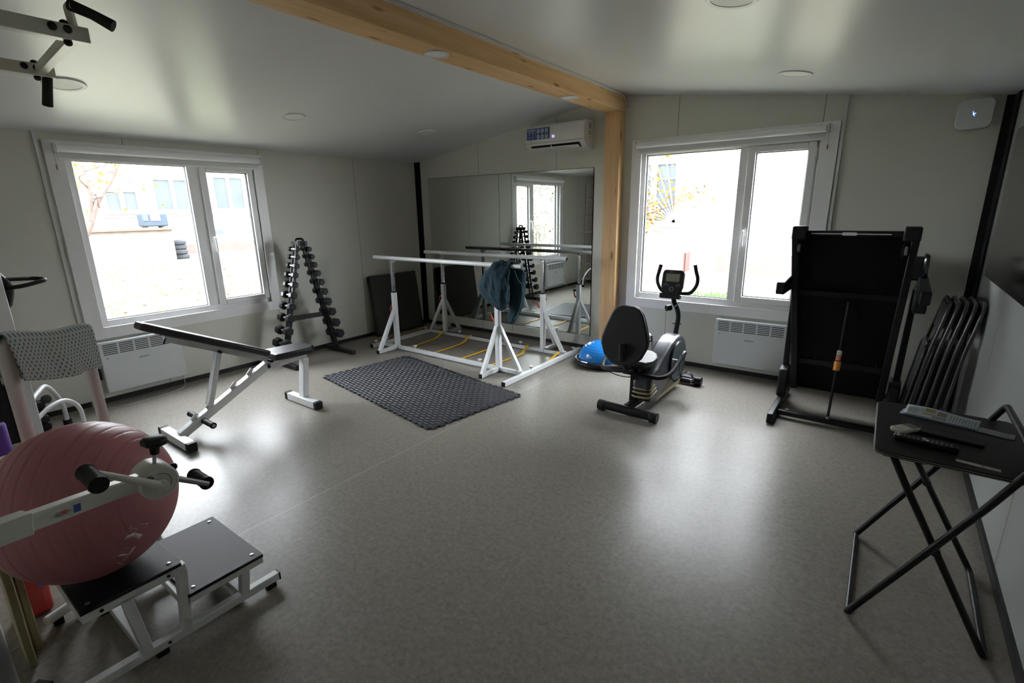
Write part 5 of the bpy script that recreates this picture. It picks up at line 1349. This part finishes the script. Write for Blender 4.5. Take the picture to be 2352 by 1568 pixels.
for p0, p1, p2 in (((1.07, 3.5, 1.2), (1.8, 3.2, 1.55), (2.7, 3.0, 1.82)), ((1.05, 3.5, 1.5), (1.8, 3.1, 1.8), (2.45, 3.0, 2.0)), ((1.05, 3.5, 1.9), (1.7, 3.2, 2.2), (2.3, 3.0, 2.35)), ((1.05, 3.5, 1.0), (1.8, 3.2, 1.35), (2.3, 3.1, 1.42)), ((1.05, 3.5, 2.2), (1.6, 3.3, 2.8), (2.2, 3.2, 3.1)), ((1.6, 3.3, 1.4), (2.3, 3.1, 1.55), (3.1, 3.0, 1.86))):
    c = bez([p0, p1, p2], 8); br.tube(c, [.02 * (1 - .8 * i / (len(c) - 1)) for i in range(len(c))], 6); tips += c[4:]
br.build('trunk', M_bark, t)
lf = MB(); leaves(lf, tips, 520, .07, .10, rnd); lf.build('leaves', M_leaf, t)
lf = MB(); leaves(lf, [q for q in tips if q.x < 2.2 and q.z < 1.8] or tips, 200, .07, .12, rnd); lf.build('leaves', M_leaf2, t)
# bare tree by the left window
t = root('bare_tree', (-8, -1.85, GZ), 'bare forked tree on the lawn at the left edge of the left window', 'tree')
br = MB()
br.tube(bez([(-8, -2.75, GZ), (-8, -2.25, .6), (-8, -1.78, 1.38), (-8, -1.72, 1.5)], 6), [.11] * 12 + [.10] * 7, 10)
br.tube(bez([(-8, -1.76, 1.38), (-8, -1.64, 2.0), (-8, -1.66, 2.8), (-8, -1.5, 4.2)], 6), [.085 - .002 * i for i in range(19)], 8)
br.tube(bez([(-8, -1.72, 1.42), (-8, -1.50, 1.9), (-8, -1.15, 2.4), (-8, -.75, 3.2)], 6), [.07 - .002 * i for i in range(19)], 8)
rr_ = random.Random(5); tips = []
for k in range(16):
    z = rr_.uniform(1.7, 3.6); y = -1.6 + (z - 1.4) * rr_.choice((0, .3)); dx = rr_.uniform(-.6, .6)
    c = bez([(-8, y, z), (-8 + dx, y + rr_.uniform(-.5, .9), z + .3), (-8 + dx * 2, y + rr_.uniform(-.8, 1.8), z + rr_.uniform(0, .7))], 5)
    br.tube(c, [.014 * (1 - .7 * i / (len(c) - 1)) for i in range(len(c))], 5); tips += c[5:]
br.build('trunk', M_bark, t)
lf = MB(); leaves(lf, tips, 110, .11, .2, rnd); lf.build('leaves', M_leaf, t)
# fallen leaves
lf = MB()
for _ in range(2600):
    x = rnd.uniform(-19, -4); y = rnd.uniform(-2.5, 9)
    a = rnd.uniform(0, 6.3); s = rnd.uniform(.08, .17)
    lf._hull([(x, y, GZ + .012), (x + s * math.cos(a), y + s * math.sin(a), GZ + .03), (x + s * math.cos(a + .9), y + s * math.sin(a + .9), GZ + .015)], [(0, 1, 2)])
tag(lf.build('fallen_leaves', M_leaf2), 'orange fallen leaves scattered over the lawn outside', 'leaves', kind='stuff')
gr = MB()
for _ in range(5000):
    cx, cy = rnd.choice([(-3.2, -1.2), (-3.6, -.6), (-3.0, -.2), (-4.2, .4), (-2.6, -.9), (1.8, 5.2), (2.6, 5.6), (3.4, 5.4), (2.2, 6.4)])
    x = cx + rnd.gauss(0, .45); y = cy + rnd.gauss(0, .4); h = rnd.uniform(.05, .14)
    gr._hull([(x, y, GZ), (x + .02, y + .01, GZ), (x + rnd.uniform(-.05, .05), y + rnd.uniform(-.05, .05), GZ + h)], [(0, 1, 2)])
tag(gr.build('grass_tufts', mat('fresh_grass', (0.063, 0.116, 0.038), .8, spec=.02, noise=.3)), 'fresh green grass tufts on the lawn outside', 'grass', kind='stuff')
# conifers and shrubs reached by the mirror
def conifer(x, y, h, rad, label, rs, dens=1500):
    t = root('conifer_tree', (x, y, GZ), label, 'tree', 'trees behind the room')
    MB().cyl((x, y, GZ), (x, y, GZ + h * .95), .14, .02, 8).build('trunk', M_bark, t)
    r_ = random.Random(rs); mm = MB()
    for _ in range(dens):
        u = r_.random() ** .8; z = GZ + .5 + (h - .5) * u; rr2 = rad * (1 - u) * r_.uniform(.35, 1.0) + .05
        a = r_.uniform(0, 6.283); c = Vector((x + rr2 * math.cos(a), y + rr2 * math.sin(a), z))
        out = Vector((math.cos(a), math.sin(a), r_.uniform(-.7, .1))).normalized(); s = r_.uniform(.10, .22)
        sd = out.cross(Vector((0, 0, 1))).normalized() * s * .26
        mm._hull([c - out * s * .3, c + sd, c + out * s, c - sd], [(0, 1, 2, 3)])
    mm.build('foliage', M_green, t)
conifer(-6.1, -14.4, 8.5, 1.6, 'dense conifer seen in the mirror, nearest the shelf side', 1, 13000)
conifer(-10.0, -17.5, 9.0, 2.0, 'tall dark conifer seen in the mirror behind the dumbbell rack', 2, 9000)
conifer(-8.0, -24, 9.0, 2.6, 'distant conifer standing between the two nearer ones in the mirror', 4, 2500)
t = root('bare_shrub', (-7.1, -12.5, GZ), 'thin bare branched shrub outside, seen in the mirror', 'shrub')
mm = MB(); r_ = random.Random(9)
for k in range(90):
    a = r_.uniform(0, 6.28); l = r_.uniform(1.2, 3.0); lean = r_.uniform(.1, .55)
    b0 = Vector((-7.0 + r_.uniform(-1.5, 1.2), -12.5 + r_.uniform(-.5, .5), GZ))
    mm.tube(bez([b0, b0 + Vector((math.cos(a) * l * lean * .3, math.sin(a) * l * lean * .3, l * .55)), b0 + Vector((math.cos(a) * l * lean, math.sin(a) * l * lean, l * .95))], 4), [.012] * 4 + [.008] * 4 + [.004], 4)
mm.build('branches', mat('pale_twig', (0.079, 0.069, 0.054), .9, spec=.02, noise=.2), t)
